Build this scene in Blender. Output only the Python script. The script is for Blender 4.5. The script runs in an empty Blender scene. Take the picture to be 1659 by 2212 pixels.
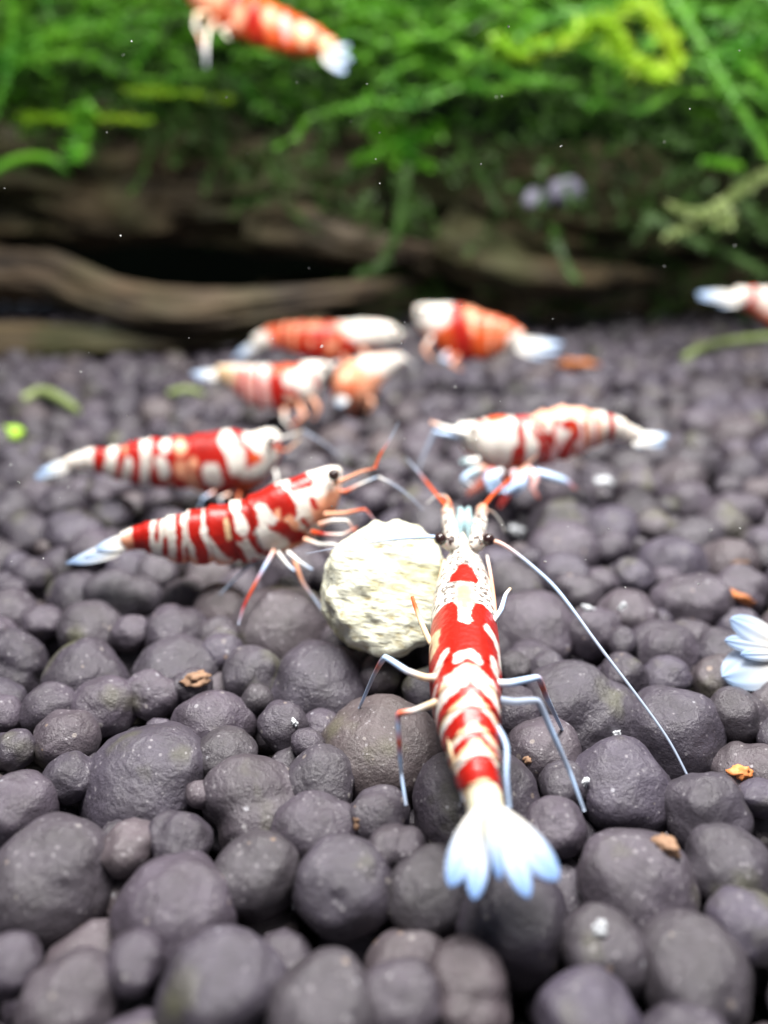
# Macro scene of a planted shrimp tank. All lengths below are millimetres, S turns them into
# Blender units (1 unit = 10 cm, told to the unit system through scale_length).
import bpy, bmesh, math, random
import numpy as np
from mathutils import Vector, Matrix, noise

S = 0.01
random.seed(7)
rng = np.random.default_rng(7)
scene = bpy.context.scene
scene.unit_settings.system = 'METRIC'
scene.unit_settings.scale_length = 0.1
COL = scene.collection

# ------------------------------------------------------------------ camera
CAM_H, PITCH, FPX, CX, CY = 26.0, math.radians(23.8), 1600.0, 829.5, 1106.0
cam = bpy.data.cameras.new('camera')
cam.sensor_fit = 'VERTICAL'; cam.sensor_height = 36.0; cam.lens = FPX / (2 * CY) * 36.0
cam.clip_start = 0.01; cam.clip_end = 50
cam.dof.use_dof = True; cam.dof.focus_distance = 37.5 * S
cam.dof.aperture_fstop = cam.lens * 1e-3 / (1.2 * S)
camo = bpy.data.objects.new('camera', cam); COL.objects.link(camo)
camo.location = (0, 0, CAM_H * S); camo.rotation_euler = (math.pi / 2 - PITCH, 0, 0)
scene.camera = camo

# ------------------------------------------------------------------ light: the tank's LED lamp overhead and the dim room
world = bpy.data.worlds.new('World'); scene.world = world; world.use_nodes = True
bg = world.node_tree.nodes['Background']
bg.inputs['Color'].default_value = (0.66, 0.78, 1.0, 1); bg.inputs['Strength'].default_value = 0.12
def area(name, loc, target, sx, sy, power, color):
    l = bpy.data.lights.new(name, 'AREA'); l.shape = 'RECTANGLE'; l.size = sx * S; l.size_y = sy * S
    l.energy = power; l.color = color
    o = bpy.data.objects.new(name, l); COL.objects.link(o)
    o.location = Vector(loc) * S
    o.rotation_euler = (Vector(target) - Vector(loc)).to_track_quat('-Z', 'Y').to_euler()
    return o
area('tank_led_lamp', (12, 52, 128), (10, 55, 0), 120, 30, 70.0, (1.0, 0.975, 0.94))
scene.view_settings.view_transform = 'Standard'; scene.view_settings.look = 'None'
scene.view_settings.gamma = 1.0; scene.view_settings.exposure = 0.22
scene.view_settings.use_curve_mapping = False
scene.render.engine = 'CYCLES'
scene.cycles.use_denoising = True
try: scene.cycles.denoiser = 'OPENIMAGEDENOISE'
except Exception: pass
scene.cycles.max_bounces = 6; scene.cycles.transparent_max_bounces = 6

# ------------------------------------------------------------------ survey helpers: sight lines measured in the photograph -> mm
SP, CP = math.sin(PITCH), math.cos(PITCH)
def at(px, py, Z):
    a, b = (px - CX) / FPX, (py - CY) / FPX
    return Vector((a * Z, Z * (CP - b * SP), CAM_H - Z * (SP + b * CP)))
def gz(py, z=0.0):                       # axial distance of the point at height z seen at row py
    return (CAM_H - z) / (SP + (py - CY) / FPX * CP)
def gnd(px, py, z=0.0):
    return at(px, py, gz(py, z))
def project(p):
    d = Vector(p) - Vector((0, 0, CAM_H))
    Z = d.y * CP - d.z * SP
    v = -(d.y * SP + d.z * CP)
    return CX + FPX * d.x / Z, CY + FPX * v / Z, Z

# ------------------------------------------------------------------ mesh helpers
def mesh_obj(name, verts, faces, mat=None, parent=None, smooth=True, cols=None, attr='Col'):
    me = bpy.data.meshes.new(name)
    me.from_pydata([tuple(Vector(v) * S) for v in verts] if not isinstance(verts, np.ndarray) else (verts * S).tolist(), [], faces)
    if smooth: me.polygons.foreach_set('use_smooth', [True] * len(me.polygons))
    if cols is not None:
        ca = me.color_attributes.new(attr, 'FLOAT_COLOR', 'POINT')
        ca.data.foreach_set('color', np.asarray(cols, dtype=np.float32).reshape(-1))
    me.update()
    if mat: me.materials.append(mat)
    o = bpy.data.objects.new(name, me); COL.objects.link(o)
    if parent: o.parent = parent
    return o
def tag(o, label=None, cat=None, group=None, kind=None):
    if label: o['label'] = label
    if cat: o['category'] = cat
    if group: o['group'] = group
    if kind: o['kind'] = kind
    return o
def empty(name, loc):
    o = bpy.data.objects.new(name, None); COL.objects.link(o); o.location = Vector(loc) * S
    o.empty_display_size = 0.02
    return o
def adopt(o, par):                       # parent while keeping world placement (parents only ever have a location)
    o.parent = par; o.location = o.location - par.location
    return o
def catmull(pts, n):
    P = np.asarray(pts, float); k = len(P)
    if k == 2:
        t = np.linspace(0, 1, n)[:, None]; return P[0] * (1 - t) + P[1] * t
    d = np.sqrt((np.diff(P[:, :3], axis=0) ** 2).sum(1)) + 1e-9
    t = np.concatenate([[0], np.cumsum(d)]); q = np.linspace(0, t[-1], n)
    m = np.zeros_like(P)
    m[1:-1] = (P[2:] - P[:-2]) / (t[2:] - t[:-2])[:, None]
    m[0] = (P[1] - P[0]) / d[0]; m[-1] = (P[-1] - P[-2]) / d[-1]
    i = np.clip(np.searchsorted(t, q, 'right') - 1, 0, k - 2)
    h = (t[i + 1] - t[i])[:, None]; s = ((q - t[i])[:, None]) / h
    return ((2*s**3 - 3*s**2 + 1) * P[i] + (s**3 - 2*s**2 + s) * h * m[i] + (-2*s**3 + 3*s**2) * P[i+1] + (s**3 - s**2) * h * m[i+1])
_G = rng.random((256, 256))
def vnoise(x, y):                        # 2-D value noise, -1..1
    xi, yi = np.floor(x).astype(int), np.floor(y).astype(int); fx, fy = x - xi, y - yi
    fx, fy = fx*fx*(3-2*fx), fy*fy*(3-2*fy)
    g = lambda a, b: _G[a % 256, b % 256]
    return 2 * ((g(xi, yi)*(1-fx) + g(xi+1, yi)*fx)*(1-fy) + (g(xi, yi+1)*(1-fx) + g(xi+1, yi+1)*fx)*fy) - 1

# ------------------------------------------------------------------ materials
def new_mat(name):
    m = bpy.data.materials.new(name); m.use_nodes = True
    nt = m.node_tree; b = nt.nodes['Principled BSDF']
    return m, nt, b
def nd(nt, typ, **kw):
    n = nt.nodes.new(typ)
    for k, v in kw.items():
        if k.startswith('_'): setattr(n, k[1:], v)
        else: n.inputs[k.replace('__', ' ')].default_value = v
    return n
def ramp(nt, fac, stops):
    r = nt.nodes.new('ShaderNodeValToRGB'); e = r.color_ramp.elements
    while len(e) < len(stops): e.new(0.5)
    for el, (p, c) in zip(e, stops): el.position = p; el.color = (*c, 1) if len(c) == 3 else c
    nt.links.new(fac, r.inputs['Fac']); return r
def mix(nt, fac, a, b, blend='MIX'):
    m = nt.nodes.new('ShaderNodeMix'); m.data_type = 'RGBA'; m.blend_type = blend
    for sock, v in ((m.inputs['Factor'], fac), (m.inputs['A'], a), (m.inputs['B'], b)):
        if isinstance(v, (int, float)): sock.default_value = v
        elif isinstance(v, tuple): sock.default_value = (*v, 1)
        else: nt.links.new(v, sock)
    return m.outputs['Result']
def bump(nt, b, height, strength, dist):
    bp = nd(nt, 'ShaderNodeBump', Strength=strength, Distance=dist)
    nt.links.new(height, bp.inputs['Height']); nt.links.new(bp.outputs['Normal'], b.inputs['Normal'])

def pebble_material():
    m, nt, b = new_mat('aqua_soil')
    tc = nd(nt, 'ShaderNodeNewGeometry'); oi = nd(nt, 'ShaderNodeObjectInfo')
    add = nd(nt, 'ShaderNodeMath', _operation='ADD'); nt.links.new(oi.outputs['Random'], add.inputs[0]); nt.links.new(tc.outputs['Random Per Island'], add.inputs[1])
    fr = nd(nt, 'ShaderNodeMath', _operation='FRACT'); nt.links.new(add.outputs[0], fr.inputs[0])
    base = ramp(nt, fr.outputs[0], [(0.0, (0.034, 0.029, 0.040)), (0.3, (0.070, 0.058, 0.077)), (0.55, (0.046, 0.041, 0.048)), (0.75, (0.062, 0.053, 0.077)), (0.88, (0.086, 0.069, 0.072)), (1.0, (0.048, 0.042, 0.057))])
    n1 = nd(nt, 'ShaderNodeTexNoise', Scale=60.0, Detail=5.0, Roughness=0.65); nt.links.new(tc.outputs['Position'], n1.inputs['Vector'])
    mott = ramp(nt, n1.outputs['Fac'], [(0.3, (0.70, 0.68, 0.66)), (0.7, (1.28, 1.26, 1.27))])
    c = mix(nt, 1.0, base.outputs['Color'], mott.outputs['Color'], 'MULTIPLY')
    # olive algae film on some granules
    n2 = nd(nt, 'ShaderNodeTexNoise', Scale=22.0, Detail=3.0); nt.links.new(tc.outputs['Position'], n2.inputs['Vector'])
    al = ramp(nt, n2.outputs['Fac'], [(0.60, (0, 0, 0)), (0.76, (0.7, 0.7, 0.7))])
    c = mix(nt, al.outputs['Color'], c, (0.105, 0.11, 0.045))
    # pale mineral flecks
    v = nd(nt, 'ShaderNodeTexVoronoi', Scale=95.0); nt.links.new(tc.outputs['Position'], v.inputs['Vector'])
    n3 = nd(nt, 'ShaderNodeTexNoise', Scale=35.0, Detail=2.0); nt.links.new(tc.outputs['Position'], n3.inputs['Vector'])
    th = nd(nt, 'ShaderNodeMath', _operation='MULTIPLY_ADD'); nt.links.new(n3.outputs['Fac'], th.inputs[0]); th.inputs[1].default_value = 0.34; th.inputs[2].default_value = -0.075
    lt = nd(nt, 'ShaderNodeMath', _operation='LESS_THAN'); nt.links.new(v.outputs['Distance'], lt.inputs[0]); nt.links.new(th.outputs[0], lt.inputs[1])
    fc = ramp(nt, v.outputs['Color'], [(0.2, (0.55, 0.55, 0.6)), (0.6, (0.36, 0.32, 0.28)), (0.9, (0.45, 0.30, 0.18))])
    sl = nd(nt, 'ShaderNodeMath', _operation='MULTIPLY'); nt.links.new(lt.outputs[0], sl.inputs[0]); sl.inputs[1].default_value = 0.35
    c = mix(nt, sl.outputs[0], c, fc.outputs['Color'])
    v2 = nd(nt, 'ShaderNodeTexVoronoi', Scale=230.0); nt.links.new(tc.outputs['Position'], v2.inputs['Vector'])
    th2 = nd(nt, 'ShaderNodeMath', _operation='MULTIPLY_ADD'); nt.links.new(n1.outputs['Fac'], th2.inputs[0]); th2.inputs[1].default_value = 0.55; th2.inputs[2].default_value = -0.14
    lt2 = nd(nt, 'ShaderNodeMath', _operation='LESS_THAN'); nt.links.new(v2.outputs['Distance'], lt2.inputs[0]); nt.links.new(th2.outputs[0], lt2.inputs[1])
    sl2 = nd(nt, 'ShaderNodeMath', _operation='MULTIPLY'); nt.links.new(lt2.outputs[0], sl2.inputs[0]); sl2.inputs[1].default_value = 0.40
    c = mix(nt, sl2.outputs[0], c, (0.34, 0.32, 0.34))
    nt.links.new(c, b.inputs['Base Color'])
    b.inputs['Roughness'].default_value = 0.42; b.inputs['Specular IOR Level'].default_value = 0.6
    n4 = nd(nt, 'ShaderNodeTexNoise', Scale=170.0, Detail=6.0, Roughness=0.7); nt.links.new(tc.outputs['Position'], n4.inputs['Vector'])
    v5 = nd(nt, 'ShaderNodeTexVoronoi', Scale=150.0); nt.links.new(tc.outputs['Position'], v5.inputs['Vector'])
    hs = nd(nt, 'ShaderNodeMath', _operation='MULTIPLY_ADD'); nt.links.new(v5.outputs['Distance'], hs.inputs[0]); hs.inputs[1].default_value = 0.18; nt.links.new(n4.outputs['Fac'], hs.inputs[2])
    bump(nt, b, hs.outputs[0], 0.55, 0.0045)
    return m
def shell_material():
    m, nt, b = new_mat('shrimp_shell')
    a = nd(nt, 'ShaderNodeAttribute', _attribute_name='Col')
    g = nd(nt, 'ShaderNodeNewGeometry')
    n = nd(nt, 'ShaderNodeTexNoise', Scale=300.0, Detail=2.0, Roughness=0.6); nt.links.new(g.outputs['Position'], n.inputs['Vector'])
    sp = ramp(nt, n.outputs['Fac'], [(0.51, (0, 0, 0)), (0.57, (1, 1, 1))])
    f = nd(nt, 'ShaderNodeMath', _operation='MULTIPLY'); nt.links.new(sp.outputs['Color'], f.inputs[0]); nt.links.new(a.outputs['Alpha'], f.inputs[1])
    c = mix(nt, f.outputs[0], a.outputs['Color'], (0.03, 0.012, 0.01))
    n2 = nd(nt, 'ShaderNodeTexNoise', Scale=70.0, Detail=3.0); nt.links.new(g.outputs['Position'], n2.inputs['Vector'])
    tn = ramp(nt, n2.outputs['Fac'], [(0.3, (0.74, 0.70, 0.66)), (0.7, (1.10, 1.08, 1.06))])
    c = mix(nt, 1.0, c, tn.outputs['Color'], 'MULTIPLY')
    nt.links.new(c, b.inputs['Base Color'])
    b.inputs['Subsurface Weight'].default_value = 0.28
    b.inputs['Subsurface Radius'].default_value = (1.0, 0.45, 0.3); b.inputs['Subsurface Scale'].default_value = 0.009
    b.inputs['Roughness'].default_value = 0.36; b.inputs['Specular IOR Level'].default_value = 0.45
    n3 = nd(nt, 'ShaderNodeTexNoise', Scale=300.0, Detail=2.0); nt.links.new(g.outputs['Position'], n3.inputs['Vector'])
    bump(nt, b, n3.outputs['Fac'], 0.25, 0.002)
    return m
def fin_material():
    m, nt, b = new_mat('tail_lobe_film')
    a = nd(nt, 'ShaderNodeAttribute', _attribute_name='Col')
    nt.links.new(a.outputs['Color'], b.inputs['Base Color'])
    b.inputs['Roughness'].default_value = 0.35
    tr = nd(nt, 'ShaderNodeBsdfTranslucent'); nt.links.new(a.outputs['Color'], tr.inputs['Color'])
    ms = nd(nt, 'ShaderNodeMixShader', Fac=0.3)
    nt.links.new(b.outputs[0], ms.inputs[1]); nt.links.new(tr.outputs[0], ms.inputs[2])
    tp = nd(nt, 'ShaderNodeBsdfTransparent'); m2 = nd(nt, 'ShaderNodeMixShader'); nt.links.new(a.outputs['Alpha'], m2.inputs['Fac'])
    nt.links.new(tp.outputs[0], m2.inputs[1]); nt.links.new(ms.outputs[0], m2.inputs[2])
    nt.links.new(m2.outputs[0], nt.nodes['Material Output'].inputs['Surface'])
    return m
def limb_material():
    m, nt, b = new_mat('limb_film')
    a = nd(nt, 'ShaderNodeAttribute', _attribute_name='Col')
    nt.links.new(a.outputs['Color'], b.inputs['Base Color'])
    b.inputs['Roughness'].default_value = 0.3
    tr = nd(nt, 'ShaderNodeBsdfTransparent')
    ms = nd(nt, 'ShaderNodeMixShader')
    nt.links.new(a.outputs['Alpha'], ms.inputs['Fac'])
    nt.links.new(tr.outputs[0], ms.inputs[1]); nt.links.new(b.outputs[0], ms.inputs[2])
    nt.links.new(ms.outputs[0], nt.nodes['Material Output'].inputs['Surface'])
    return m
def plain(name, col, rough=0.5, sss=0.0, nscale=0, namt=0.25, bscale=0, bstr=0.3, bdist=0.004):
    m, nt, b = new_mat(name)
    b.inputs['Base Color'].default_value = (*col, 1); b.inputs['Roughness'].default_value = rough
    g = nd(nt, 'ShaderNodeNewGeometry')
    if nscale:
        n = nd(nt, 'ShaderNodeTexNoise', Scale=nscale, Detail=4.0, Roughness=0.6); nt.links.new(g.outputs['Position'], n.inputs['Vector'])
        r = ramp(nt, n.outputs['Fac'], [(0.3, tuple(x * (1 - namt) for x in col)), (0.7, tuple(min(1, x * (1 + namt)) for x in col))])
        nt.links.new(r.outputs['Color'], b.inputs['Base Color'])
    if bscale:
        n = nd(nt, 'ShaderNodeTexNoise', Scale=bscale, Detail=5.0, Roughness=0.65); nt.links.new(g.outputs['Position'], n.inputs['Vector'])
        bump(nt, b, n.outputs['Fac'], bstr, bdist)
    if sss:
        b.inputs['Subsurface Weight'].default_value = sss; b.inputs['Subsurface Scale'].default_value = 0.006
    return m
def leaf_material(name, c0, c1, trans=0.35):
    m, nt, b = new_mat(name)
    g = nd(nt, 'ShaderNodeNewGeometry')
    n = nd(nt, 'ShaderNodeTexNoise', Scale=9.0, Detail=4.0, Roughness=0.6); nt.links.new(g.outputs['Position'], n.inputs['Vector'])
    r = ramp(nt, n.outputs['Fac'], [(0.35, c0), (0.65, c1)])
    nt.links.new(r.outputs['Color'], b.inputs['Base Color']); b.inputs['Roughness'].default_value = 0.5
    tr = nd(nt, 'ShaderNodeBsdfTranslucent'); nt.links.new(r.outputs['Color'], tr.inputs['Color'])
    ms = nd(nt, 'ShaderNodeMixShader', Fac=trans)
    nt.links.new(b.outputs[0], ms.inputs[1]); nt.links.new(tr.outputs[0], ms.inputs[2])
    nt.links.new(ms.outputs[0], nt.nodes['Material Output'].inputs['Surface'])
    return m
def wood_material(name, dark, light, green):
    m, nt, b = new_mat(name)
    g = nd(nt, 'ShaderNodeNewGeometry')
    mp = nd(nt, 'ShaderNodeMapping'); mp.inputs['Scale'].default_value = (3.5, 24.0, 24.0); mp.inputs['Rotation'].default_value = (0, 0.1, 0)
    nt.links.new(g.outputs['Position'], mp.inputs['Vector'])
    n = nd(nt, 'ShaderNodeTexNoise', Scale=1.0, Detail=6.0, Roughness=0.65); nt.links.new(mp.outputs[0], n.inputs['Vector'])
    r = ramp(nt, n.outputs['Fac'], [(0.35, dark), (0.65, light)])
    n2 = nd(nt, 'ShaderNodeTexNoise', Scale=6.0, Detail=3.0); nt.links.new(g.outputs['Position'], n2.inputs['Vector'])
    r2 = ramp(nt, n2.outputs['Fac'], [(0.45, (0, 0, 0)), (0.7, (0.8, 0.8, 0.8))])
    c = mix(nt, r2.outputs['Color'], r.outputs['Color'], green)
    nt.links.new(c, b.inputs['Base Color']); b.inputs['Roughness'].default_value = 0.75
    bump(nt, b, n.outputs['Fac'], 0.8, 0.02)
    return m
def pellet_material():
    m, nt, b = new_mat('food_pellet')
    tc = nd(nt, 'ShaderNodeTexCoord')
    mp = nd(nt, 'ShaderNodeMapping'); mp.inputs['Scale'].default_value = (95, 300, 300); mp.inputs['Rotation'].default_value = (0.3, -0.35, 0.2)
    nt.links.new(tc.outputs['Object'], mp.inputs['Vector'])
    n = nd(nt, 'ShaderNodeTexNoise', Scale=1.0, Detail=5.0, Roughness=0.6); nt.links.new(mp.outputs[0], n.inputs['Vector'])
    r = ramp(nt, n.outputs['Fac'], [(0.28, (0.22, 0.15, 0.07)), (0.37, (0.50, 0.45, 0.28)), (0.45, (0.64, 0.63, 0.49)), (0.7, (0.72, 0.73, 0.62))])
    n2 = nd(nt, 'ShaderNodeTexNoise', Scale=26.0, Detail=2.0); nt.links.new(tc.outputs['Object'], n2.inputs['Vector'])
    r2 = ramp(nt, n2.outputs['Fac'], [(0.55, (0, 0, 0)), (0.75, (0.55, 0.55, 0.55))])
    c = mix(nt, r2.outputs['Color'], r.outputs['Color'], (0.66, 0.62, 0.24))
    nt.links.new(c, b.inputs['Base Color']); b.inputs['Roughness'].default_value = 0.85
    bump(nt, b, n.outputs['Fac'], 0.8, 0.0035)
    return m

M_PEB, M_SHELL, M_FIN, M_LIMB = pebble_material(), shell_material(), fin_material(), limb_material()
M_EYE = plain('shrimp_eye', (0.025, 0.012, 0.012), 0.18)
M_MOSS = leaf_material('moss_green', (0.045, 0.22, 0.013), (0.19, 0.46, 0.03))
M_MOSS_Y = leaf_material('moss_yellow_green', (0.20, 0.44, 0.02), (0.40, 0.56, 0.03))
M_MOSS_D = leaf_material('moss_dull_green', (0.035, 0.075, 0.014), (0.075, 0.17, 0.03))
M_MOSS_P = leaf_material('stem_pale_green', (0.22, 0.30, 0.10), (0.36, 0.44, 0.18))
M_WOOD = wood_material('driftwood_bark', (0.012, 0.009, 0.006), (0.11, 0.078, 0.036), (0.055, 0.065, 0.017))
M_WOOD2 = wood_material('driftwood_root', (0.016, 0.011, 0.008), (0.11, 0.074, 0.04), (0.055, 0.05, 0.02))
M_PELLET = pellet_material()

# ------------------------------------------------------------------ setting: substrate of soil granules
def in_bed(x, y):
    return 3 < y < 185 and abs(x) < 0.60 * y + 34
bed_v = [(-150, -10, -7.5), (150, -10, -7.5), (150, 230, -7.5), (-150, 230, -7.5)]
substrate = mesh_obj('substrate', bed_v, [(0, 1, 2, 3)], plain('soil_dust', (0.03, 0.025, 0.022), 0.9, nscale=40, bscale=120))
tag(substrate, 'dark purplish brown aquarium soil covering the tank floor', 'substrate', kind='structure')

SEEDS = [  # centre x, centre y, width, height of single granules in the photograph
 (27,1280,65,75),(70,1260,85,100),(165,1280,100,80),(270,1280,140,100),(330,1235,85,60),(400,1280,85,60),(195,1360,135,110),
 (285,1380,75,90),(380,1360,130,100),(95,1345,75,65),(35,1470,130,200),(185,1450,165,115),(375,1440,150,115),(480,1330,120,120),
 (600,1360,190,165),(475,1420,75,90),(545,1455,120,100),(690,1480,195,165),(225,1515,130,85),(325,1510,95,100),(110,1525,110,85),
 (150,1585,130,110),(415,1490,85,75),(465,1550,170,110),(480,1620,120,120),(612,1565,100,85),(550,1510,65,50),(665,1605,65,60),
 (815,1640,235,215),(315,1690,240,230),(555,1745,185,180),(705,1705,145,140),(665,1812,150,190),(560,1890,170,180),(120,1930,265,310),
 (365,1990,240,240),(740,1970,190,300),(150,1710,100,150),(40,1790,150,220),(280,1845,110,130),(375,1830,120,100),(440,1740,60,100),
 (820,1770,120,130),(165,2150,190,160),(300,2090,120,180),(480,2140,240,220),(720,2180,220,180),(20,2120,120,180),(30,1640,90,120),
 (1025,1740,260,220),(1200,1830,120,200),(1345,1705,210,190),(1215,1700,95,110),(1530,1760,170,170),(1380,1920,220,220),(1570,1880,170,160),
 (930,1960,170,220),(1110,2020,210,250),(1320,2070,170,180),(1480,2110,220,220),(1610,2040,150,220),(1015,2140,170,170),(850,2170,150,150),
 (1270,2190,190,140),(850,1835,100,90),(1630,1760,90,150),(1215,1195,145,130),(1210,1120,130,80),(1330,1155,115,125),(1318,1200,80,100),
 (1415,1145,70,70),(1480,1150,110,70),(1560,1140,100,100),(1460,1215,140,110),(1565,1205,110,75),(1645,1175,80,70),(1250,1275,85,60),
 (1300,1265,70,75),(1370,1260,75,100),(1490,1310,140,130),(1590,1270,110,70),(1150,1360,160,150),(1280,1375,120,130),(1355,1325,120,85),
 (1360,1390,65,65),(1440,1400,150,120),(1530,1410,110,90),(1570,1470,130,100),(1200,1470,80,80),(1275,1515,200,160),(1350,1455,95,65),
 (1425,1465,95,90),(1560,1545,115,100),(1480,1560,190,160),(1640,1560,110,160),(1120,1440,80,60),(1115,1550,120,100),(1170,1600,160,100),
 (240,1110,90,70),(150,1140,110,70),(70,1150,100,80),(30,1090,100,60),(130,1080,100,60),(220,1180,110,60),(1530,860,110,80),(1590,940,110,80),
 (1490,1010,100,80),(1600,1030,90,80),(1380,1050,100,80)]
PEB = []                                  # x, y, z, r
for cx, cy, w, h in SEEDS:
    py = cy - h / 2 + 0.46 * w
    r = 2.0
    for _ in range(4):
        Z = gz(py, -0.55 * r); r = min(3.6, 0.5 * w * Z / FPX)
    p = at(cx, py, gz(py, -0.55 * r)); PEB.append([p.x, p.y, p.z, r * 1.03])
A = np.array(PEB)
for it in range(30):                      # push overlapping granules apart
    D = A[:, None, :3] - A[None, :, :3]; L = np.sqrt((D ** 2).sum(2)) + 1e-6
    R = 0.90 * (A[:, None, 3] + A[None, :, 3]); ov = np.clip(R - L, 0, None); np.fill_diagonal(ov, 0)
    mv = (D / L[..., None] * ov[..., None] * 0.22).sum(1); mv[:, 2] *= 0.6
    A[:, :3] += mv
PEB = [tuple(r) for r in A]
GRID = {}
def put(p):
    GRID.setdefault((int(p[0] // 6), int(p[1] // 6)), []).append(p)
for p in PEB: put(p)
def clear(x, y, z, r, k):
    i, j = int(x // 6), int(y // 6)
    for a in (i-1, i, i+1):
        for b in (j-1, j, j+1):
            for q in GRID.get((a, b), ()):
                if (x-q[0])**2 + (y-q[1])**2 + (z-q[2])**2 < (k * (r + q[3]))**2: return False
    return True
R0 = random.Random(11)
for stage, n, rlo, rhi, zlo in ((0, 5200, 1.55, 2.5, -2.6), (1, 6500, 1.05, 1.7, -3.6), (2, 6000, 1.3, 2.2, -6.2), (3, 3000, 0.55, 1.0, -3.2)):
    for _ in range(n):
        y = 3 + 182 * R0.random() ** 1.15; x = R0.uniform(-1, 1) * (0.60 * y + 34); r = R0.uniform(rlo, rhi)
        if stage == 3 and y > 90: continue
        z = -0.6 * r + R0.uniform(-0.5, 0.35) - (1.1 if stage == 3 else 0.35 if stage == 1 else 0)
        while z > zlo:
            if clear(x, y, z, r, 0.86):
                p = (x, y, z, r); PEB.append(p); put(p); break
            z -= 0.45
def granule_mesh(k, sub):
    bm = bmesh.new(); bmesh.ops.create_icosphere(bm, subdivisions=sub, radius=1.0)
    o = Vector((k * 7.3, k * 3.1, k * 1.7)); rr = random.Random(k)
    sq = Vector((rr.uniform(.96, 1.16), rr.uniform(.92, 1.08), rr.uniform(.86, .98)))
    lob = Vector((rr.uniform(-1, 1), rr.uniform(-1, 1), rr.uniform(-.4, .4))).normalized()
    for v in bm.verts:
        d = v.co.normalized()
        f = 1 + 0.15 * noise.noise(d * 0.95 + o) + 0.075 * noise.noise(d * 1.9 + o * 2) + 0.025 * noise.noise(d * 4.5 + o) + 0.012 * noise.noise(d * 11 + o)
        if k % 5 == 0: f += 0.16 * max(0, d.dot(lob)) ** 3 - 0.10 * math.exp(-((d.dot(lob) - 0.25) / 0.2) ** 2)
        v.co = Vector((d.x * sq.x, d.y * sq.y, d.z * sq.z)) * f * 1.05
    bm.faces.ensure_lookup_table()
    return bm
GM = []
for k in range(22):
    bm = granule_mesh(k, 4); me = bpy.data.meshes.new('soil_granule'); bm.to_mesh(me); bm.free()
    me.polygons.foreach_set('use_smooth', [True] * len(me.polygons)); me.materials.append(M_PEB); GM.append(me)
LOW = []
for k in range(22):
    bm = granule_mesh(k, 2); LOW.append((np.array([v.co[:] for v in bm.verts]), np.array([[v.index for v in f.verts] for f in bm.faces]))); bm.free()
score = []
for i, (x, y, z, r) in enumerate(PEB):
    px, py, Z = project((x, y, z)); d = 2 * r * FPX / Z if Z > 5 else 0
    vis = -120 < px < 1780 and 640 < py < 2330 and z + r > -0.9
    score.append(d if vis else 0)
order = sorted(range(len(PEB)), key=lambda i: -score[i]); single = set(order[:300])
bv, bf, base = [], [], 0
for i, (x, y, z, r) in enumerate(PEB):
    k = R0.randrange(22)
    rot = Matrix.Rotation(R0.uniform(0, 6.28), 4, 'Z') @ Matrix.Rotation(R0.uniform(-.5, .5), 4, 'X') @ Matrix.Rotation(R0.uniform(-.5, .5), 4, 'Y')
    if i in single:
        o = bpy.data.objects.new('soil_granule', GM[k]); COL.objects.link(o); o.parent = substrate
        o.matrix_local = Matrix.Translation(Vector((x, y, z)) * S) @ rot @ Matrix.Scale(r * S, 4)
    else:
        V, F = LOW[k]; rm = np.array(rot.to_3x3())
        bv.append(V @ rm.T * r + np.array([x, y, z])); bf.append(F + base); base += len(V)
rest = mesh_obj('granule_bed', np.concatenate(bv), np.concatenate(bf).tolist(), M_PEB, substrate)
rest['kind'] = 'stuff'
def on_bed(px, py, lift=0.0):             # where a sight line meets the bed of granules
    o = Vector((0, 0, CAM_H)); d = (at(px, py, 1.0) - o).normalized(); best = 1e9
    for x, y, z, r in PEB:
        c = Vector((x, y, z)) - o; t = c.dot(d); q = c.length_squared - t * t
        if q < r * r and t > 0: best = min(best, t - math.sqrt(r * r - q))
    if best > 1e8: return gnd(px, py, 0)
    return o + d * best + Vector((0, 0, lift))

# ------------------------------------------------------------------ tank back
M_BACK = plain('tank_back', (0.003, 0.005, 0.003), 0.95, nscale=6); M_BACK.node_tree.nodes['Principled BSDF'].inputs['Specular IOR Level'].default_value = 0.05
bw = [(-260, 262, -8), (260, 262, -8), (260, 262, 190), (-260, 262, 190), (-260, 266, -8), (260, 266, -8), (260, 266, 190), (-260, 266, 190)]
tag(mesh_obj('tank_back_wall', bw, [(0, 1, 2, 3), (5, 4, 7, 6), (3, 2, 6, 7), (0, 4, 5, 1), (1, 5, 6, 2), (0, 3, 7, 4)], M_BACK, smooth=False),
    'dark blank rear wall of the tank behind the moss', 'wall', kind='structure')

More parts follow.
